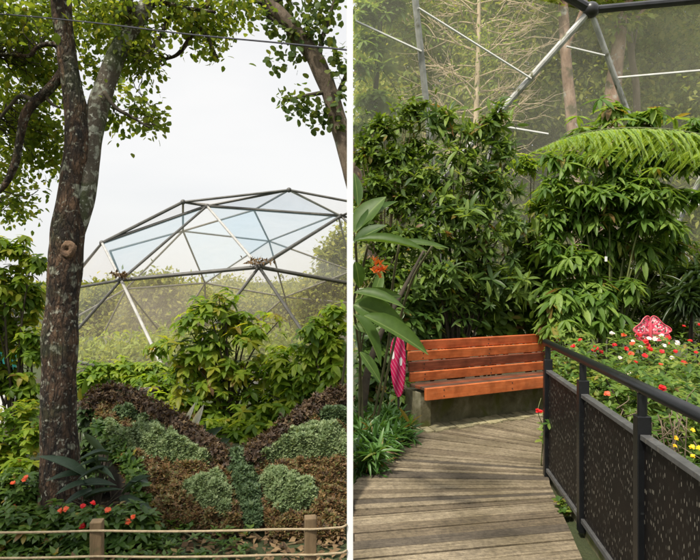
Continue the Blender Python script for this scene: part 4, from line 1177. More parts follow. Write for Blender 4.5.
rd = nz(np.array([-.108, -1, 0])); rp_ = np.array([rd[1], -rd[0], 0])        # along towards the viewer, across
rail = thing('metal_railing', 'black metal railing with perforated panels along the boardwalk edge', 'railing', (rl(3.7), 3.7, 0))
pd = [4.70, 3.72, 2.75, 1.78]
for d in pd:
    c = np.array([rl(d), d, 0])
    MB().box(c + UP * .46, rp_ * .031, rd * .031, UP * .47).build('post', M['rail'], rail, bevel=.004)
    MB().tube([c + UP * .92, c + UP * 1.03], .022, 12).build('post_neck', M['rail'], rail, smooth=False)
h0, h1 = np.array([rl(4.78), 4.78, 1.055]), np.array([rl(1.3), 1.3, 1.055])
MB().tube([h0, h0 + (h1 - h0) * .5, h1], .027, 20).build('handrail', M['rail'], rail, smooth=True)
for i in range(3):
    a, b = np.array([rl(pd[i] - .034), pd[i] - .034, 0]), np.array([rl(pd[i + 1] + .034), pd[i + 1] + .034, 0])
    mid = (a + b) / 2; hl = np.linalg.norm(b - a) / 2
    m = MB()
    z0, z1 = .085, .825
    of = i * 1.37
    m.add([a + UP * z0, b + UP * z0, b + UP * z1, a + UP * z1, a + UP * z0 + rp_ * .003, b + UP * z0 + rp_ * .003, b + UP * z1 + rp_ * .003, a + UP * z1 + rp_ * .003], [(0, 1, 2, 3), (7, 6, 5, 4)],
          [(of, 0), (of + 2 * hl, 0), (of + 2 * hl, .74), (of, .74)] + [(of, .74), (of + 2 * hl, .74), (of + 2 * hl, 0), (of, 0)])
    m.build('perforated_panel', M['perf'], rail)
    MB().box(mid + UP * .838, rp_ * .022, rd * hl, UP * .012).build('top_channel', M['rail_top'], rail, bevel=.002)
    MB().box(mid + UP * .07, rp_ * .022, rd * hl, UP * .014).build('bottom_channel', M['rail_top'], rail, bevel=.002)
    for k in (-1, 1):
        for z in (.2, .7):
            MB().ball(mid + rd * (k * (hl - .06)) + UP * z - rp_ * .004, .008, 8, 5).build('bolt', M['rail'], rail, smooth=True)
# kerb strip under the railing
a, b = np.array([rl(4.72) - .03, 4.72, -.02]), np.array([rl(1.3) - .03, 1.3, -.02])
tag(MB().box((a + b) / 2 + np.array([.09, 0, .0]), rp_ * .05, rd * 1.74, UP * .04).build('kerb', M['concrete'], bevel=.01), 'mossy concrete kerb under the railing', 'kerb', kind='structure')

# ------------------------------------------------------------------ aviary net and its poles
AV = 10.2


def av(px, py):
    """on the sloping net wall: leans towards the viewer as it rises"""
    a = -(py - CY) / F
    k = .32
    d = (AV + k * H * 0 + k * 0 - 0) / (1 + k * max(a, -.2))
    return P(px, py, d)


net = thing('net_enclosure', 'walk-through enclosure of galvanised poles and dark netting behind the bushes', 'enclosure', (2.5, AV, 0))
A1 = av(591, 10)
poles = [((412, -30), (427, 110), .05, 'galv'), ((427, 110), (446, 330), .05, 'galv'), ((589, 12), (500, 112), .05, 'galv'), ((500, 112), (400, 225), .05, 'galv'), ((591, 12), (623, 100), .042, 'galv'), ((623, 100), (672, 235), .042, 'galv'), ((672, 235), (706, 290), .04, 'galv'), ((672, 235), (760, 60), .04, 'galv'), ((500, 112), (446, 330), .03, 'galv'), ((672, 235), (560, 330), .03, 'galv'),
         ((591, 10), (560, -8), .075, 'black_pipe'), ((591, 10), (720, -2), .06, 'black_pipe'), ((560, -8), (412, -30), .06, 'black_pipe')]
for a, b, r_, m_ in poles:
    MB().tube([av(*a), av(*b)], r_, 10).build('pole', M[m_], net, smooth=False)
MB().ball(A1, .12, 12, 8).build('joint', M['black_pipe'], net, smooth=True)
for a, b in (((356, 23), (421, 53)), ((418, 10), (530, 80)), ((505, 128), (547, 135)), ((565, 48), (603, 57)), ((616, 79), (720, 70)), ((620, 277), (662, 276)), ((528, 278), (548, 279)), ((356, 290), (372, 288)), ((676, 204), (710, 206))):
    MB().tube([av(*a) - np.array([0, .06, 0]), av(*b) - np.array([0, .06, 0])], .017, 6).build('tension_rod', M['rod'], net)
cor = {k: av(*v) + np.array([0, .05, 0]) for k, v in dict(a=(354, -60), b=(412, -30), c=(591, 10), d=(760, -10), e=(354, 225), f=(427, 110), g=(500, 112), h=(623, 100), i=(672, 235), j=(780, 60), k=(354, 395), l=(446, 330), m=(560, 330), n=(706, 400), o=(790, 400), p=(446, 400)).items()}
for a, b, c in ('abf', 'aef', 'bcg', 'bgf', 'chg', 'cdh', 'djh', 'hji', 'ghi', 'gil', 'fgl', 'efl', 'ekl', 'klp', 'lim', 'min', 'ijo', 'ino', 'lmp', 'mnp'):
    MB().add([cor[a], cor[b], cor[c]], [(0, 1, 2)]).build('net_panel', M['net_aviary'], net)

# ------------------------------------------------------------------ the wood beyond the net
cutR = lambda l: xmin(l, .03)
pts, d_ = lob([(x, y, rng.uniform(15.5, 19), 46, 44, 1.6) for x in range(372, 760, 42) for y in range(-40, 330, 50)], 22000)
lf = xmin(scat(pts, 7, .25, .17, .09, .3), .08)
tag(leaf_mesh('woodland', *[lf[k] for k in ('pos', 'ax', 'nr', 'L', 'W')], T_SIMPLE, M['lf_wood'], tint=lf['tint']), 'dense dim woodland seen through the netting', 'woodland', kind='stuff')
pts, d_ = lob([(x, y, rng.uniform(21, 24), 50, 46, 1.4) for x in range(376, 780, 44) for y in range(-40, 330, 50)], 6000)
lf = xmin(scat(pts, 6, .4, .36, .2, .3), .1)
tag(leaf_mesh('woodland', *[lf[k] for k in ('pos', 'ax', 'nr', 'L', 'W')], T_SIMPLE, M['lf_wood'], tint=lf['tint']), 'deeper woodland closing the gaps behind the nearer woodland', 'woodland', kind='stuff')
tree('tall_tree', 'tall tree with pale pinkish trunk seen through the net above the fern', G(575, 13, 0), [G(577, 13, -.1), P(577, 200, 13), P(572, 125, 13), P(566, 60, 13), P(563, 0, 13), P(560, -120, 13)], [.14, .125, .12, .115, .105, .1], [(520, -60, 13, 60, 40), (600, -70, 13, 50, 40), (545, 10, 13, 14, 10)], 360, 6, .16, .22, .11, M['lf_wood'], M['bark_pink'], group='pale trunks behind the netting')
tree('tall_tree', 'thicker pinkish trunk with leafy knob standing behind the pole joint', G(612, 13.8, 0), [G(606, 13.8, -.1), P(610, 160, 13.8), P(613, 95, 13.8), P(618, 50, 13.8), P(622, 10, 13.8), P(630, -120, 13.8)], [.2, .2, .18, .15, .12, .09], [(618, 18, 13.6, 20, 12), (660, -60, 13.8, 60, 40), (600, 8, 13.6, 10, 8)], 360, 6, .16, .22, .11, M['lf_wood'], M['bark_pink'], group='pale trunks behind the netting')
tree('tall_tree', 'thin greenish trunk standing between the thicker trunk and the frame edge', G(636, 14.2, 0), [G(640, 14.2, -.1), P(637, 110, 14.2), P(632, 60, 14.2), P(629, 20, 14.2), P(626, -100, 14.2)], [.09, .08, .075, .07, .05], [(690, -40, 14.2, 40, 40), (640, -50, 14, 30, 30)], 220, 6, .16, .22, .11, M['lf_wood'], M['bark_pale'], group='pale trunks behind the netting')
tree('broadleaf_tree', 'loose broad-leaved tree behind the netting between the white divider and the pole', G(372, 10.2, 0), [G(374, 10.2, -.1), P(370, 260, 10.2), P(374, 120, 10.2), P(382, 0, 10.2), P(386, -60, 10.2)], [.08, .07, .05, .035, .02],
     [(364, 12, 10.0, 16, 14), (390, 8, 10.1, 20, 13), (410, 30, 10.2, 12, 10), (372, 42, 10.0, 20, 10), (362, 70, 9.9, 14, 12), (388, 66, 10.1, 12, 8), (374, 100, 9.9, 20, 12), (400, 112, 10.0, 14, 10), (362, 130, 9.8, 16, 14), (388, 140, 9.9, 22, 12), (366, 175, 9.8, 20, 18), (392, -22, 10.1, 30, 16)], 420, 6, .1, .2, .07, M['lf_magno'], M['stem_dark'], tm=T_LANCE, cut=cutR, limbs=12,
     fn=lambda p, d: rosettes(p, d * .6 + UP, 7, 45, 105, .17, .055, .25, .4))
# bare twiggy tree
tw = thing('twiggy_tree', 'nearly leafless tan tree with a fan of thin twigs behind the net', 'tree', tuple(G(478, 11.8, 0)))
b0 = G(470, 11.8, -.1)
p, r = [b0, P(474, 250, 11.8), P(476, 120, 11.8), P(478, 60, 11.8), P(479, 0, 11.8), P(480, -90, 11.8)], [.07, .06, .05, .045, .035, .02]
MB().tube(p, r, 8, 5, .1, 4).build('trunk', M['pale_twig'], tw, smooth=True)
m = MB()


def twig(s, dirn, length, r_, depth):
    e = s + dirn * length
    mid = (s + e) / 2 + rng.normal(0, .07, 3) * length
    m.tube([s, mid, e], [r_, r_ * .75, r_ * .45], 5, 4)
    if depth:
        for k in range(4):
            q = s + (e - s) * rng.uniform(.35, 1)
            nd = nz(dirn + rng.normal(0, .5, 3) + np.array([0, 0, .12]))
            twig(q, nd, length * rng.uniform(.4, .65), r_ * .55, depth - 1)


for y in range(-80, 160, 9):
    for sgn in (-1, 1):
        s = P(476 + rng.normal(0, 2), y + rng.uniform(-8, 8), 11.8)
        twig(s, nz(np.array([sgn * rng.uniform(.7, 1.2), rng.normal(0, .35), rng.uniform(-.15, .9)])), rng.uniform(.6, 1.3), .016, 2)
m.build('limb', M['pale_twig'], tw, smooth=True)
pts, d_ = lob([(480, 40, 11.8, 50, 60)], 200, .8)
lf = scat(pts, 3, .1, .09, .04)
leaf_mesh('crown', *[lf[k] for k in ('pos', 'ax', 'nr', 'L', 'W')], T_SIMPLE, M['lf_lime'], tw, tint=lf['tint'])

# ------------------------------------------------------------------ bushes of the boardwalk garden
shrub('whorled_shrub', 'large dark glossy shrub with whorled leaves and ragged top behind the bench', 455, 7.5,
      [(445, 122, 7.4, 26, 16), (478, 130, 7.4, 20, 12), (498, 116, 7.4, 9, 12), (465, 158, 7.3, 36, 16), (505, 152, 7.4, 12, 14), (430, 182, 7.3, 34, 18), (488, 190, 7.4, 28, 20), (450, 212, 7.2, 40, 18), (510, 222, 7.4, 16, 16), (425, 240, 7.2, 30, 18), (478, 244, 7.3, 36, 20), (440, 275, 7.2, 40, 20), (495, 278, 7.3, 30, 20), (420, 300, 7.2, 26, 18), (470, 300, 7.4, 40, 18)], 560,
      lambda p, d: join(rosettes(p[:340], d[:340] * .7 + UP + np.array([0, -.2, 0]) + rng.normal(0, .35, (340, 3)), 9, 30, 110, .16, .04, .15, .45), rosettes(p[340:], d[340:] + UP * .6 + rng.normal(0, .5, (len(p) - 340, 3)), 7, 20, 110, .12, .034, .1, .5), scat(p[::2], 3, .12, .12, .036, .3, .9, .5)), M['lf_whorl'], nst=36, r0=.018, cut=lambda l: xmin(l, .03), shell=.6)
shrub('fine_leaf_shrub', 'mid-green shrub with small oval leaves and pale stems rising from behind the ginger plant', 385, 7.3,
      [(385, 128, 7.5, 22, 14), (412, 112, 7.5, 14, 14), (368, 152, 7.4, 18, 16), (400, 158, 7.4, 26, 16), (375, 190, 7.3, 26, 18), (405, 205, 7.3, 20, 16), (365, 222, 7.2, 18, 18), (392, 240, 7.2, 22, 18), (372, 272, 7.1, 24, 18), (400, 282, 7.1, 22, 16), (418, 148, 7.5, 10, 10)], 760,
      lambda p, d: join(rosettes(p, d * .6 + UP + rng.normal(0, .4, p.shape), 7, 30, 110, .085, .036, .2, .4), scat(p[::3], 4, .1, .08, .035, .3, .8)), M['lf_mid'], nst=30, r0=.014, stem='twig', cut=lambda l: xmin(l, .03), shell=.6)
shrub('sunlit_shrub', 'bright light-green feathery shrub glowing in the gap between the whorled shrub and drooping tree', 530, 8.3,
      [(525, 165, 8.3, 18, 8), (540, 205, 8.2, 16, 10), (520, 230, 8.2, 20, 12), (548, 248, 8.2, 16, 12), (528, 268, 8.1, 22, 14)], 300,
      lambda p, d: rosettes(p, d * .4 + UP, 9, 50, 105, .12, .035, .25, .4), M['lf_lime'], nst=14)
shrub('round_leaf_shrub', 'lower light-green shrub with rounded leaves just above the bench back', 490, 7.9,
      [(430, 305, 7.8, 36, 26), (480, 300, 7.9, 40, 28), (520, 290, 7.9, 34, 36), (450, 325, 7.7, 46, 20), (510, 322, 7.8, 44, 22), (545, 270, 8, 26, 34), (540, 310, 7.9, 24, 26), (520, 250, 8.1, 18, 18)], 800,
      lambda p, d: rosettes(p, d * .6 + UP + np.array([0, -.3, 0]), 5, 50, 105, .1, .075, .25), M['lf_mid'], T_ROUND, nst=16)
shrub('drooping_tree', 'small tree with drooping fingered leaves standing right of the bench end', 606, 7.6,
      [(612, 108, 7.7, 22, 12), (640, 118, 7.6, 34, 12), (588, 132, 7.7, 26, 14), (560, 158, 7.6, 20, 12), (600, 160, 7.5, 34, 16), (655, 150, 7.5, 40, 18), (688, 158, 7.5, 20, 16), (548, 182, 7.5, 16, 12), (585, 195, 7.5, 34, 14), (640, 190, 7.4, 44, 16), (680, 195, 7.5, 22, 14), (560, 215, 7.6, 24, 16), (600, 218, 7.5, 26, 10), (655, 222, 7.5, 34, 14), (550, 245, 7.5, 16, 14), (575, 258, 7.4, 24, 14), (645, 250, 7.6, 20, 12), (590, 286, 7.4, 30, 14), (560, 290, 7.5, 26, 16), (625, 290, 7.5, 24, 14), (695, 130, 7.6, 18, 14), (620, 180, 7.6, 30, 14), (625, 135, 7.7, 36, 12), (605, 240, 7.7, 24, 16), (575, 200, 8.0, 36, 50), (635, 205, 8.0, 44, 50), (600, 262, 8.0, 44, 30), (670, 250, 8.1, 24, 30)], 900,
      lambda p, d: rosettes(p + 0, d * .5 + UP * 1.1, 8, 50, 115, .2, .05, .45, .4), M['lf_droop'], nst=20, r0=.017, stem='stem_green', cat='tree')
shrub('hanging_shrub', 'green shrub with drooping pointed leaves between bench end and flower bed', 570, 7.2,
      [(560, 300, 7.2, 26, 16), (590, 305, 7.2, 30, 14), (570, 325, 7.1, 30, 12), (605, 322, 7.2, 24, 12), (550, 320, 7.2, 16, 14)], 170,
      lambda p, d: rosettes(p, d * .4 + UP, 8, 60, 110, .2, .06, .5), M['lf_droop'], nst=12, r0=.012)
shrub('feathery_shrub', 'dim feathery shrub under the netting behind the pink butterfly', 650, 8.4,
      [(640, 280, 8.4, 30, 26), (620, 305, 8.3, 24, 26), (660, 305, 8.3, 30, 22), (690, 300, 8.4, 26, 30), (680, 330, 8.2, 36, 16), (640, 325, 8.2, 30, 18), (700, 260, 8.5, 18, 20)], 620,
      lambda p, d: rosettes(p, d * .5 + UP, 7, 40, 100, .13, .03, .2), M['lf_mid'], nst=14)
shrub('dracaena_plant', 'dark spiky rosette plant against the netting above the red blooms', 694, 7.4,
      [(694, 282, 7.4, 12, 16), (685, 300, 7.3, 10, 10), (700, 305, 7.3, 10, 12)], 26,
      lambda p, d: rosettes(p, d * .3 + UP, 14, 30, 110, .3, .035, .3), M['lf_dark'], T_STRAP, nst=5, r0=.02, cat='plant')
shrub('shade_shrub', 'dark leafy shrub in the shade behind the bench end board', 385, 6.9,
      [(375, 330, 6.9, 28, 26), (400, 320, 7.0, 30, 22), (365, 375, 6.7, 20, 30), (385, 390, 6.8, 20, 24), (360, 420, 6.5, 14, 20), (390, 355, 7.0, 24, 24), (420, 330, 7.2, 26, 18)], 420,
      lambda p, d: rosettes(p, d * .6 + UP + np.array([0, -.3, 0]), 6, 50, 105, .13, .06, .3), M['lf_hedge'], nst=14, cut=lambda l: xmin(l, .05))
tag(MB().tube([G(360, 6.0, -.03), P(366, 380, 6.0), P(378, 340, 6.0), P(398, 300, 6.1), P(424, 250, 6.3)], [.05, .04, .03, .022, .014], 9, 6, .15, 6).build('bare_stem', M['stem_dark'], smooth=True, origin=tuple(G(360, 6.0, -.03))), 'thick leaning bare stem beside the magenta board', 'stem')

# tree fern: crown outside the picture's edge, one frond arching across
tf = thing('tree_fern', 'tree fern holding a long bright arching frond over the drooping tree', 'fern', tuple(G(745, 6.3, -.03)))
top = P(742, 165, 6.3)
MB().tube([G(745, 6.3, -.1), P(744, 300, 6.3), top], [.11, .09, .08], 14, 8, .25, 12).build('trunk', M['stem_dark'], tf, smooth=True)


def frond(pts_, wmax, nn=58):
    p, _ = catmull(np.array(pts_), np.ones(len(pts_)), 14)
    mr = MB().tube(p, np.linspace(.012, .003, len(p)), 6)
    t = nz(np.gradient(p, axis=0)); pos, ax, nr, Ls, Ws = [], [], [], [], []
    for i in np.linspace(3, len(p) - 1.01, nn):
        i = min(len(p) - 1.01, i + rng.uniform(-.4, .4)); k = int(i); q = p[k] + (p[min(k + 1, len(p) - 1)] - p[k]) * (i - k); u = i / len(p)
        w = wmax * (math.sin(math.pi * min(1, u * .78 + .2)) ** .7) * (1.02 - u ** 4)
        side = nz(np.cross(t[k], UP)); 
        for s in (-1, 1):
            dirn = nz(side * s * .9 + t[k] * rng.uniform(.2, .6) - UP * rng.uniform(.35, .95)); wl = w * rng.uniform(.75, 1.1)
            # pinna: midrib of small pinnules
            m_ = max(6, int(w / .0085))
            for v in (0, .28, .52, .74):
                pos.append(q + dirn * wl * v - UP * .25 * wl * v * v); ax.append(dirn - UP * .5 * v); nr.append(UP + side * s * .3); Ls.append(wl * .34); Ws.append(.03 * (1.1 - v))
            for v in np.linspace(.05, 1, m_):
                c = q + dirn * wl * v - UP * .25 * wl * v * v
                pl = .05 * (1 - v * .75)
                for s2 in (-1, 1):
                    a_ = nz(t[k] * s2 * .9 + dirn * .5 - UP * .15)
                    pos.append(c); ax.append(a_); nr.append(UP + side * s * .3 + rng.normal(0, .15, 3)); Ls.append(pl); Ws.append(pl * .3)
    return mr, (np.array(pos), np.array(ax), np.array(nr), np.array(Ls), np.array(Ws))


fr_ = [([top, P(715, 140, 6.15), P(680, 131, 6.0), P(640, 128, 5.85), P(600, 130, 5.7), P(565, 138, 5.6), P(530, 153, 5.5)], .48)]
for az, ln in ((100, 1.3), (60, 1.3), (30, 1.2), (-10, 1.3), (-50, 1.2)):
    dv = np.array([math.cos(R(az)), math.sin(R(az)), 0])
    if az == 200: dv = np.array([.2, -1, 0.])
    fr_.append(([top, top + dv * ln * .35 + UP * .25, top + dv * ln * .7 + UP * .3, top + dv * ln + UP * .1], .24))
for pts_, w_ in fr_:
    mr, lfv = frond(pts_, w_, 62 if w_ > .25 else 22)
    rb = mr.build('rachis', M['stem_green'], tf, smooth=True)
    leaf_mesh('frond', *lfv, T_SIMPLE, M['lf_fern'], tf)

# white plant tag hanging in the drooping tree
t = thing('plant_tag', 'tiny white plant tag hanging on a stem of the drooping tree', 'tag', tuple(P(606, 259, 7.2)))
MB().box(P(606, 259, 7.2), (.016, .004, 0), (-.0005, .002, 0), (0, 0, .03)).build('card', M['white_paint'], t)
MB().tube([P(606, 256.6, 7.2), P(605, 250, 7.22)], .0025, 6).build('string', M['stem_dark'], t)

# ginger plant next to the divider
gl = [(P(354, 232, 3.9), P(382, 192, 3.9), .16, (-.5, -1, .5)), (P(356, 232, 3.85), P(396, 192, 4.0), .09, (-.6, -1, .3)), (P(354, 243, 3.8), P(384, 221, 3.75), .1, (-.5, -.8, .7)),
      (P(356, 241, 3.75), P(426, 239, 3.6), .075, (0, -.75, .9)), (P(392, 243, 3.8), P(449, 243, 3.7), .055, (0, -.8, .8)), (P(354, 293, 3.8), P(404, 299, 3.65), .085, (0, -.7, .8)),
      (P(354, 305, 3.85), P(402, 318, 3.7), .16, (.1, -1, .4)), (P(356, 300, 4.1), P(402, 292, 4.1), .12, (.1, -1, .4)), (P(364, 316, 3.6), P(430, 344, 3.45), .115, (.35, -1, .6)), (P(354, 315, 3.7), P(388, 356, 3.55), .09, (.6, -.8, .5)), (P(354, 325, 3.9), P(376, 331, 3.85), .07, (0, -1, .5)),
      (P(355, 262, 4.0), P(362, 288, 4.0), .09, (.3, -1, .2)), (P(372, 300, 4.2), P(384, 268, 4.3), .08, (.2, -1, .2)), (P(360, 352, 4.2), P(382, 380, 4.1), .08, (.4, -1, .4)), (P(358, 206, 4.2), P(356, 170, 4.3), .08, (.4, -1, 0))]
gb = np.array([.12, 5.6, -.03])
gi = thing('ginger_plant', 'ginger plant with long broad leaves and an orange bloom beside the white divider', 'plant', tuple(gb))
pos = np.array([l[0] for l in gl]); ax = np.array([l[1] - l[0] for l in gl])
leaf_mesh('foliage', pos, ax, np.array([l[3] for l in gl], float), np.linalg.norm(ax, axis=1), np.array([l[2] for l in gl]), T_BROAD, M['lf_ginger'], gi)
m = MB()
for q in pos[::3]: m.tube([gb + np.append(rng.uniform(-.04, .02, 2), 0), np.array([.09, gb[1] - .25, q[2] * .6]), q], [.009, .008, .005], 7, 6)
for a, b, c in (((388, 345), (392, 290), (399, 244)), ((392, 352), (410, 285), (432, 246)), ((354, 300), (362, 270), (368, 245))):
    m.tube([G(a[0] - 20, 5.7, 0), P(*a, 5.4), P(*b, 5.0), P(*c, 4.7)], [.013, .012, .011, .009], 7, 5)
m.build('stem', M['stem_cane'], gi, smooth=True)
m = MB().tube([P(356, 307, 3.9), P(366, 290, 3.85), P(376, 274, 3.8)], [.007, .006, .004], 6, 4)
m.build('flower_stalk', M['stem_green'], gi, smooth=True)
c = np.array([P(377 + rng.normal(0, 3), 269 + rng.normal(0, 5), 3.8) for _ in range(12)])
lf = rosettes(c, np.tile([.3, -.4, .9], (12, 1)) + rng.normal(0, .4, (12, 3)), 4, 10, 60, .05, .018)
leaf_mesh('flower', *[lf[k] for k in ('pos', 'ax', 'nr', 'L', 'W')], T_LANCE, M['orange_petal'], gi)

# strap-leaved edging by the boardwalk
for i, (px, d, n, lab) in enumerate(((362, 4.95, 60, 'leafy green clump at the boardwalk edge closest to the divider'), (376, 5.35, 70, 'leafy green clump at the boardwalk edge in front of the leaning bare stem'), (392, 5.8, 70, 'leafy green clump at the boardwalk edge beside the bench plinth'), (362, 5.7, 60, 'leafy green clump in the shade under the ginger leaves'), (378, 6.1, 50, 'leafy green clump under the magenta board'))):
    b = G(px, d, -.03)
    t = thing('edging_plant', lab, 'plant', tuple(b), 'leafy clumps along the boardwalk')
    c = b + np.stack([rng.uniform(-.17, .17, n), rng.uniform(-.25, .25, n), rng.uniform(.03, .24, n)], 1)
    c = c[c[:, 0] > .04]
    lf = rosettes(c, UP + rng.normal(0, .3, (len(c), 3)), 10, 20, 95, .14, .023, .2, .4)
    lf = xmin(lf, .02)
    leaf_mesh('foliage', *[lf[k] for k in ('pos', 'ax', 'nr', 'L', 'W')], T_LANCE, M['lf_grass'], t, tint=lf['tint'])

# flower bed beyond the railing: bushes with their blooms
def flower_bush(label, lobes, nc, red, white, coral, base, leaf='lf_bed', L_=.062):
    t = thing('impatiens_bush', label, 'flowering bush', tuple(base), 'flowering bushes behind the railing')
    lobes = [(x, y, z + .04, a, b_, c_ + .06) for x, y, z, a, b_, c_ in lobes]
    pts, d_ = wlob(lobes, int(nc * 2.3), .35)
    ok = (pts[:, 2] > .02) & (pts[:, 0] > np.where(pts[:, 1] < 4.75, 1.1 + .108 * pts[:, 1], 1.66 + .25 * (pts[:, 1] - 4.75)))
    pts, d_ = pts[ok], d_[ok]
    lf = rosettes(pts, d_ * .5 + UP + np.array([0, -.25, 0]), 6, 40, 95, L_, L_ * .42, .15)
    leaf_mesh('foliage', *[lf[k] for k in ('pos', 'ax', 'nr', 'L', 'W')], T_LANCE, M[leaf], t, tint=lf['tint'])
    m = MB(); stems(m, base, pts[:26], .009, .004); m.build('stem', M['stem_dark'], t, smooth=True)
    for lst, mm in ((red, 'red_petal'), (white, 'white_petal'), (coral, 'coral_petal')):
        flower_parts(t, [P(q[0] + rng.normal(0, .8), q[1] + rng.normal(0, .8), q[2]) for q in lst], M[mm], 5, .023, .023, 'flower', 2)
    return t


flower_bush('low flowering bush with red blooms right behind the far end of the railing', [(1.98, 5.4, .5, .42, .5, .46), (2.0, 5.0, .3, .4, .5, .42), (1.85, 4.4, .36, .22, .4, .42)], 420,
            [(559, 338.5, 5.7), (581, 340, 5.6), (597, 347, 5.2), (602, 352, 5.1), (595, 350, 5.1), (588, 362, 4.9), (572, 347, 5.4), (615, 345, 5.3)], [(612, 333, 5.6), (621, 358, 4.9), (578, 355, 5.3)], [(632, 355, 5.2), (609, 394, 4.4)], G(570, 5.2, -.03))
flower_bush('wide flowering bush with red and coral blooms under the pink butterfly', [(2.7, 5.6, .5, .55, .5, .48), (2.6, 5.0, .42, .5, .5, .5), (3.2, 5.4, .5, .5, .5, .46), (2.2, 5.9, .5, .4, .4, .44), (3.0, 6.0, .55, .5, .4, .44)], 720,
            [(645.5, 357, 4.8), (647, 344, 5.1), (660.5, 352.5, 4.9), (669, 344, 5.2), (683, 327, 5.8), (700, 325, 5.8), (644, 343, 5.1), (690, 340, 5.4), (676, 350, 5.0), (640, 334, 5.6), (652, 350, 5.0), (637, 362, 4.8), (668, 338, 5.4), (696, 352, 5.0), (625, 349, 5.1), (685, 362, 4.7)], [(634, 340, 5.3), (655, 339, 5.3), (662, 336.5, 5.4), (671, 357, 4.9), (630, 372, 4.6), (648, 338, 5.5), (679, 344, 5.2), (641, 348, 5.1), (665, 346, 5.1)], [(624, 334, 5.6), (632, 343, 5.2), (660, 365, 4.7), (632, 354, 5.0)], G(640, 5.4, -.03))
flower_bush('near flowering bush with one red bloom beside the railing post', [(2.0, 3.8, .46, .3, .45, .42), (2.3, 4.3, .46, .4, .4, .46), (2.35, 3.5, .35, .4, .4, .46), (2.6, 4.0, .44, .45, .45, .46), (2.0, 4.3, .48, .3, .3, .42)], 620,
            [(663, 388.5, 3.55), (663, 387, 3.55)], [], [(608, 393, 3.9)], G(650, 3.9, -.03))
# yellow daisies close to the railing
t = thing('yellow_daisy', 'low dark-leaved plant with small yellow flowers behind the closest panel', 'flowering plant', tuple(G(680, 3.2, -.03)))
pts, d_ = wlob([(1.85, 3.1, .3, .22, .3, .3), (2.0, 2.8, .25, .25, .3, .3)], 240, .4)
lf = rosettes(pts, d_ * .5 + UP, 6, 40, 95, .07, .022, .1)
leaf_mesh('foliage', *[lf[k] for k in ('pos', 'ax', 'nr', 'L', 'W')], T_LANCE, M['lf_hedge'], t, tint=lf['tint'])
flower_parts(t, [P(x, y, 2.95) for x, y in ((676, 438), (693, 430), (692, 447), (675, 446), (699, 448), (693, 456), (684, 470))], M['yellow_petal'], 7, .013, .009, 'flower', 2)
# dead twigs between railing posts
t = thing('dead_twigs', 'tangle of dry pale twigs behind the railing beside the yellow flowers', 'twigs', tuple(G(660, 3.3, 0)))
m = MB()
for k in range(60):
    a = np.array([rng.uniform(1.55, 1.9), rng.uniform(3.15, 3.6), rng.uniform(.35, .85)]); dv = nz(rng.normal(size=3) * np.array([1, 1, .8])) * rng.uniform(.06, .2)
    m.tube([a, a + dv * .5 + rng.normal(0, .02, 3), a + dv], [.003, .0028, .0015], 5, 4)
for k in range(9):
    a = np.array([rng.uniform(1.6, 1.9), rng.uniform(3.2, 3.5), 0]); m.tube([a, a + np.array([.02, 0, .4]), a + np.array([rng.normal(0, .1), 0, .8])], [.006, .005, .003], 5, 5)
m.build('twig', M['dry_twig'], t, smooth=True)
# red bloom and leaves poking through by the end post
t = thing('impatiens_sprig', 'sprig with one red bloom growing in front of the end railing post', 'flowering plant', tuple(G(540, 4.95, 0)))
MB().tube([G(541, 4.95, 0), P(543, 430, 4.9), P(538, 412, 4.85), P(541, 398, 4.9)], [.005, .004, .003, .002], 6, 5).build('stem', M['stem_green'], t, smooth=True)
lf = rosettes(np.array([P(542, 440, 4.85), P(545, 432, 4.8), P(543, 424, 4.85), P(549, 423, 4.62)]), np.tile([0, -.4, 1.], (4, 1)), 5, 50, 105, .075, .035, .3)
leaf_mesh('foliage', *[lf[k] for k in ('pos', 'ax', 'nr', 'L', 'W')], T_LANCE, M['lf_bed'], t)
flower_parts(t, [P(539, 411, 4.82)], M['red_petal'], 5, .032, .03, 'flower', 2)
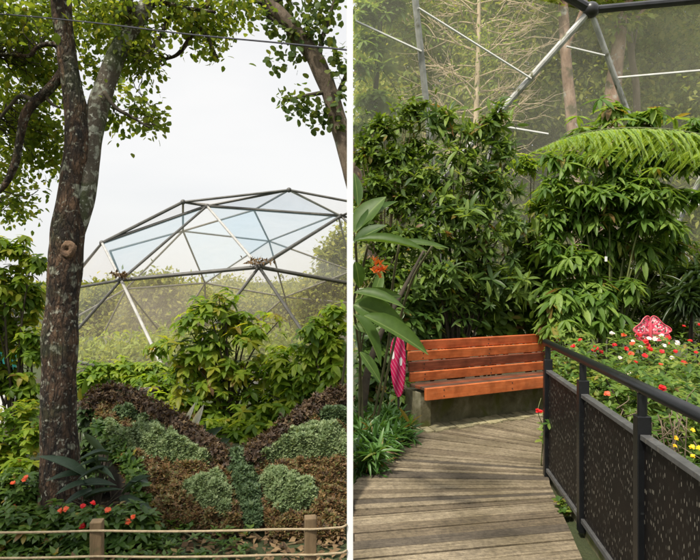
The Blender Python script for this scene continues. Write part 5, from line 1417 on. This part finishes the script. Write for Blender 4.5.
# weeds in the gap between planks and kerb
b = np.array([1.42, 4.0, -.02])
t = thing('gap_weed', 'small green weed sprouting between the planks and the railing', 'weed', tuple(b))
c = b + rng.uniform(-1, 1, (16, 3)) * np.array([.025, .07, .03]) + UP * .05
lf = rosettes(c, np.tile([-.3, 0, 1.], (16, 1)), 5, 40, 95, .04, .024)
leaf_mesh('foliage', *[lf[k] for k in ('pos', 'ax', 'nr', 'L', 'W')], T_ROUND, M['lf_bed'], t)

# pink butterfly ornament over the flowers
bo = P(650, 335.5, 5.75)
pk = thing('butterfly_ornament', 'pink patterned butterfly ornament perched above the flower bed', 'ornament', tuple(G(650, 5.75, 0)))


def wing_part(name, out, sgn, tilt):
    out = smooth_poly(out, 2)
    q = [bo + .86 * np.array([sgn * x * math.cos(tilt), -abs(x) * math.sin(tilt), z]) for x, z in out]; n = len(q); off = np.array([0, .012, 0])
    f = [tuple(range(n)), tuple(range(2 * n - 1, n - 1, -1))] + [(i, n + i, n + (i + 1) % n, (i + 1) % n) for i in range(n)]
    if sgn > 0: f = [g[::-1] for g in f]
    o = MB().add(q + [p_ + off for p_ in q], f).build(name, M['pinkwing'], pk)
    inner = [np.array(p_) for p_ in q]; c_ = sum(inner) / n
    m = MB(); loop = [p_ + np.array([0, -.004, 0]) for p_ in inner]; m.tube(loop + [loop[0]], .005, 6); m.build('wing_rim', M['pink'], o, smooth=True)


for s in (-1, 1):
    wing_part('upper_wing', [(.0, .03), (.0, .19), (.03, .225), (.08, .2), (.13, .13), (.21, .09), (.22, .05), (.16, .025), (.07, .03)], s, R(14))
    wing_part('lower_wing', [(.0, .02), (.08, .015), (.2, .03), (.19, -.03), (.12, -.055), (.05, -.06), (.0, -.04)], s, R(14))
MB().tube([bo + np.array([0, -.01, -.04]), bo + np.array([0, -.015, .06]), bo + np.array([0, -.01, .13])], [.012, .016, .01], 10, 5).build('body', M['pink'], pk, smooth=True)
MB().tube([bo + np.array([0, .02, .02]), G(650, 5.77, -.03)], .008, 8).build('stake', M['dark_metal'], pk)
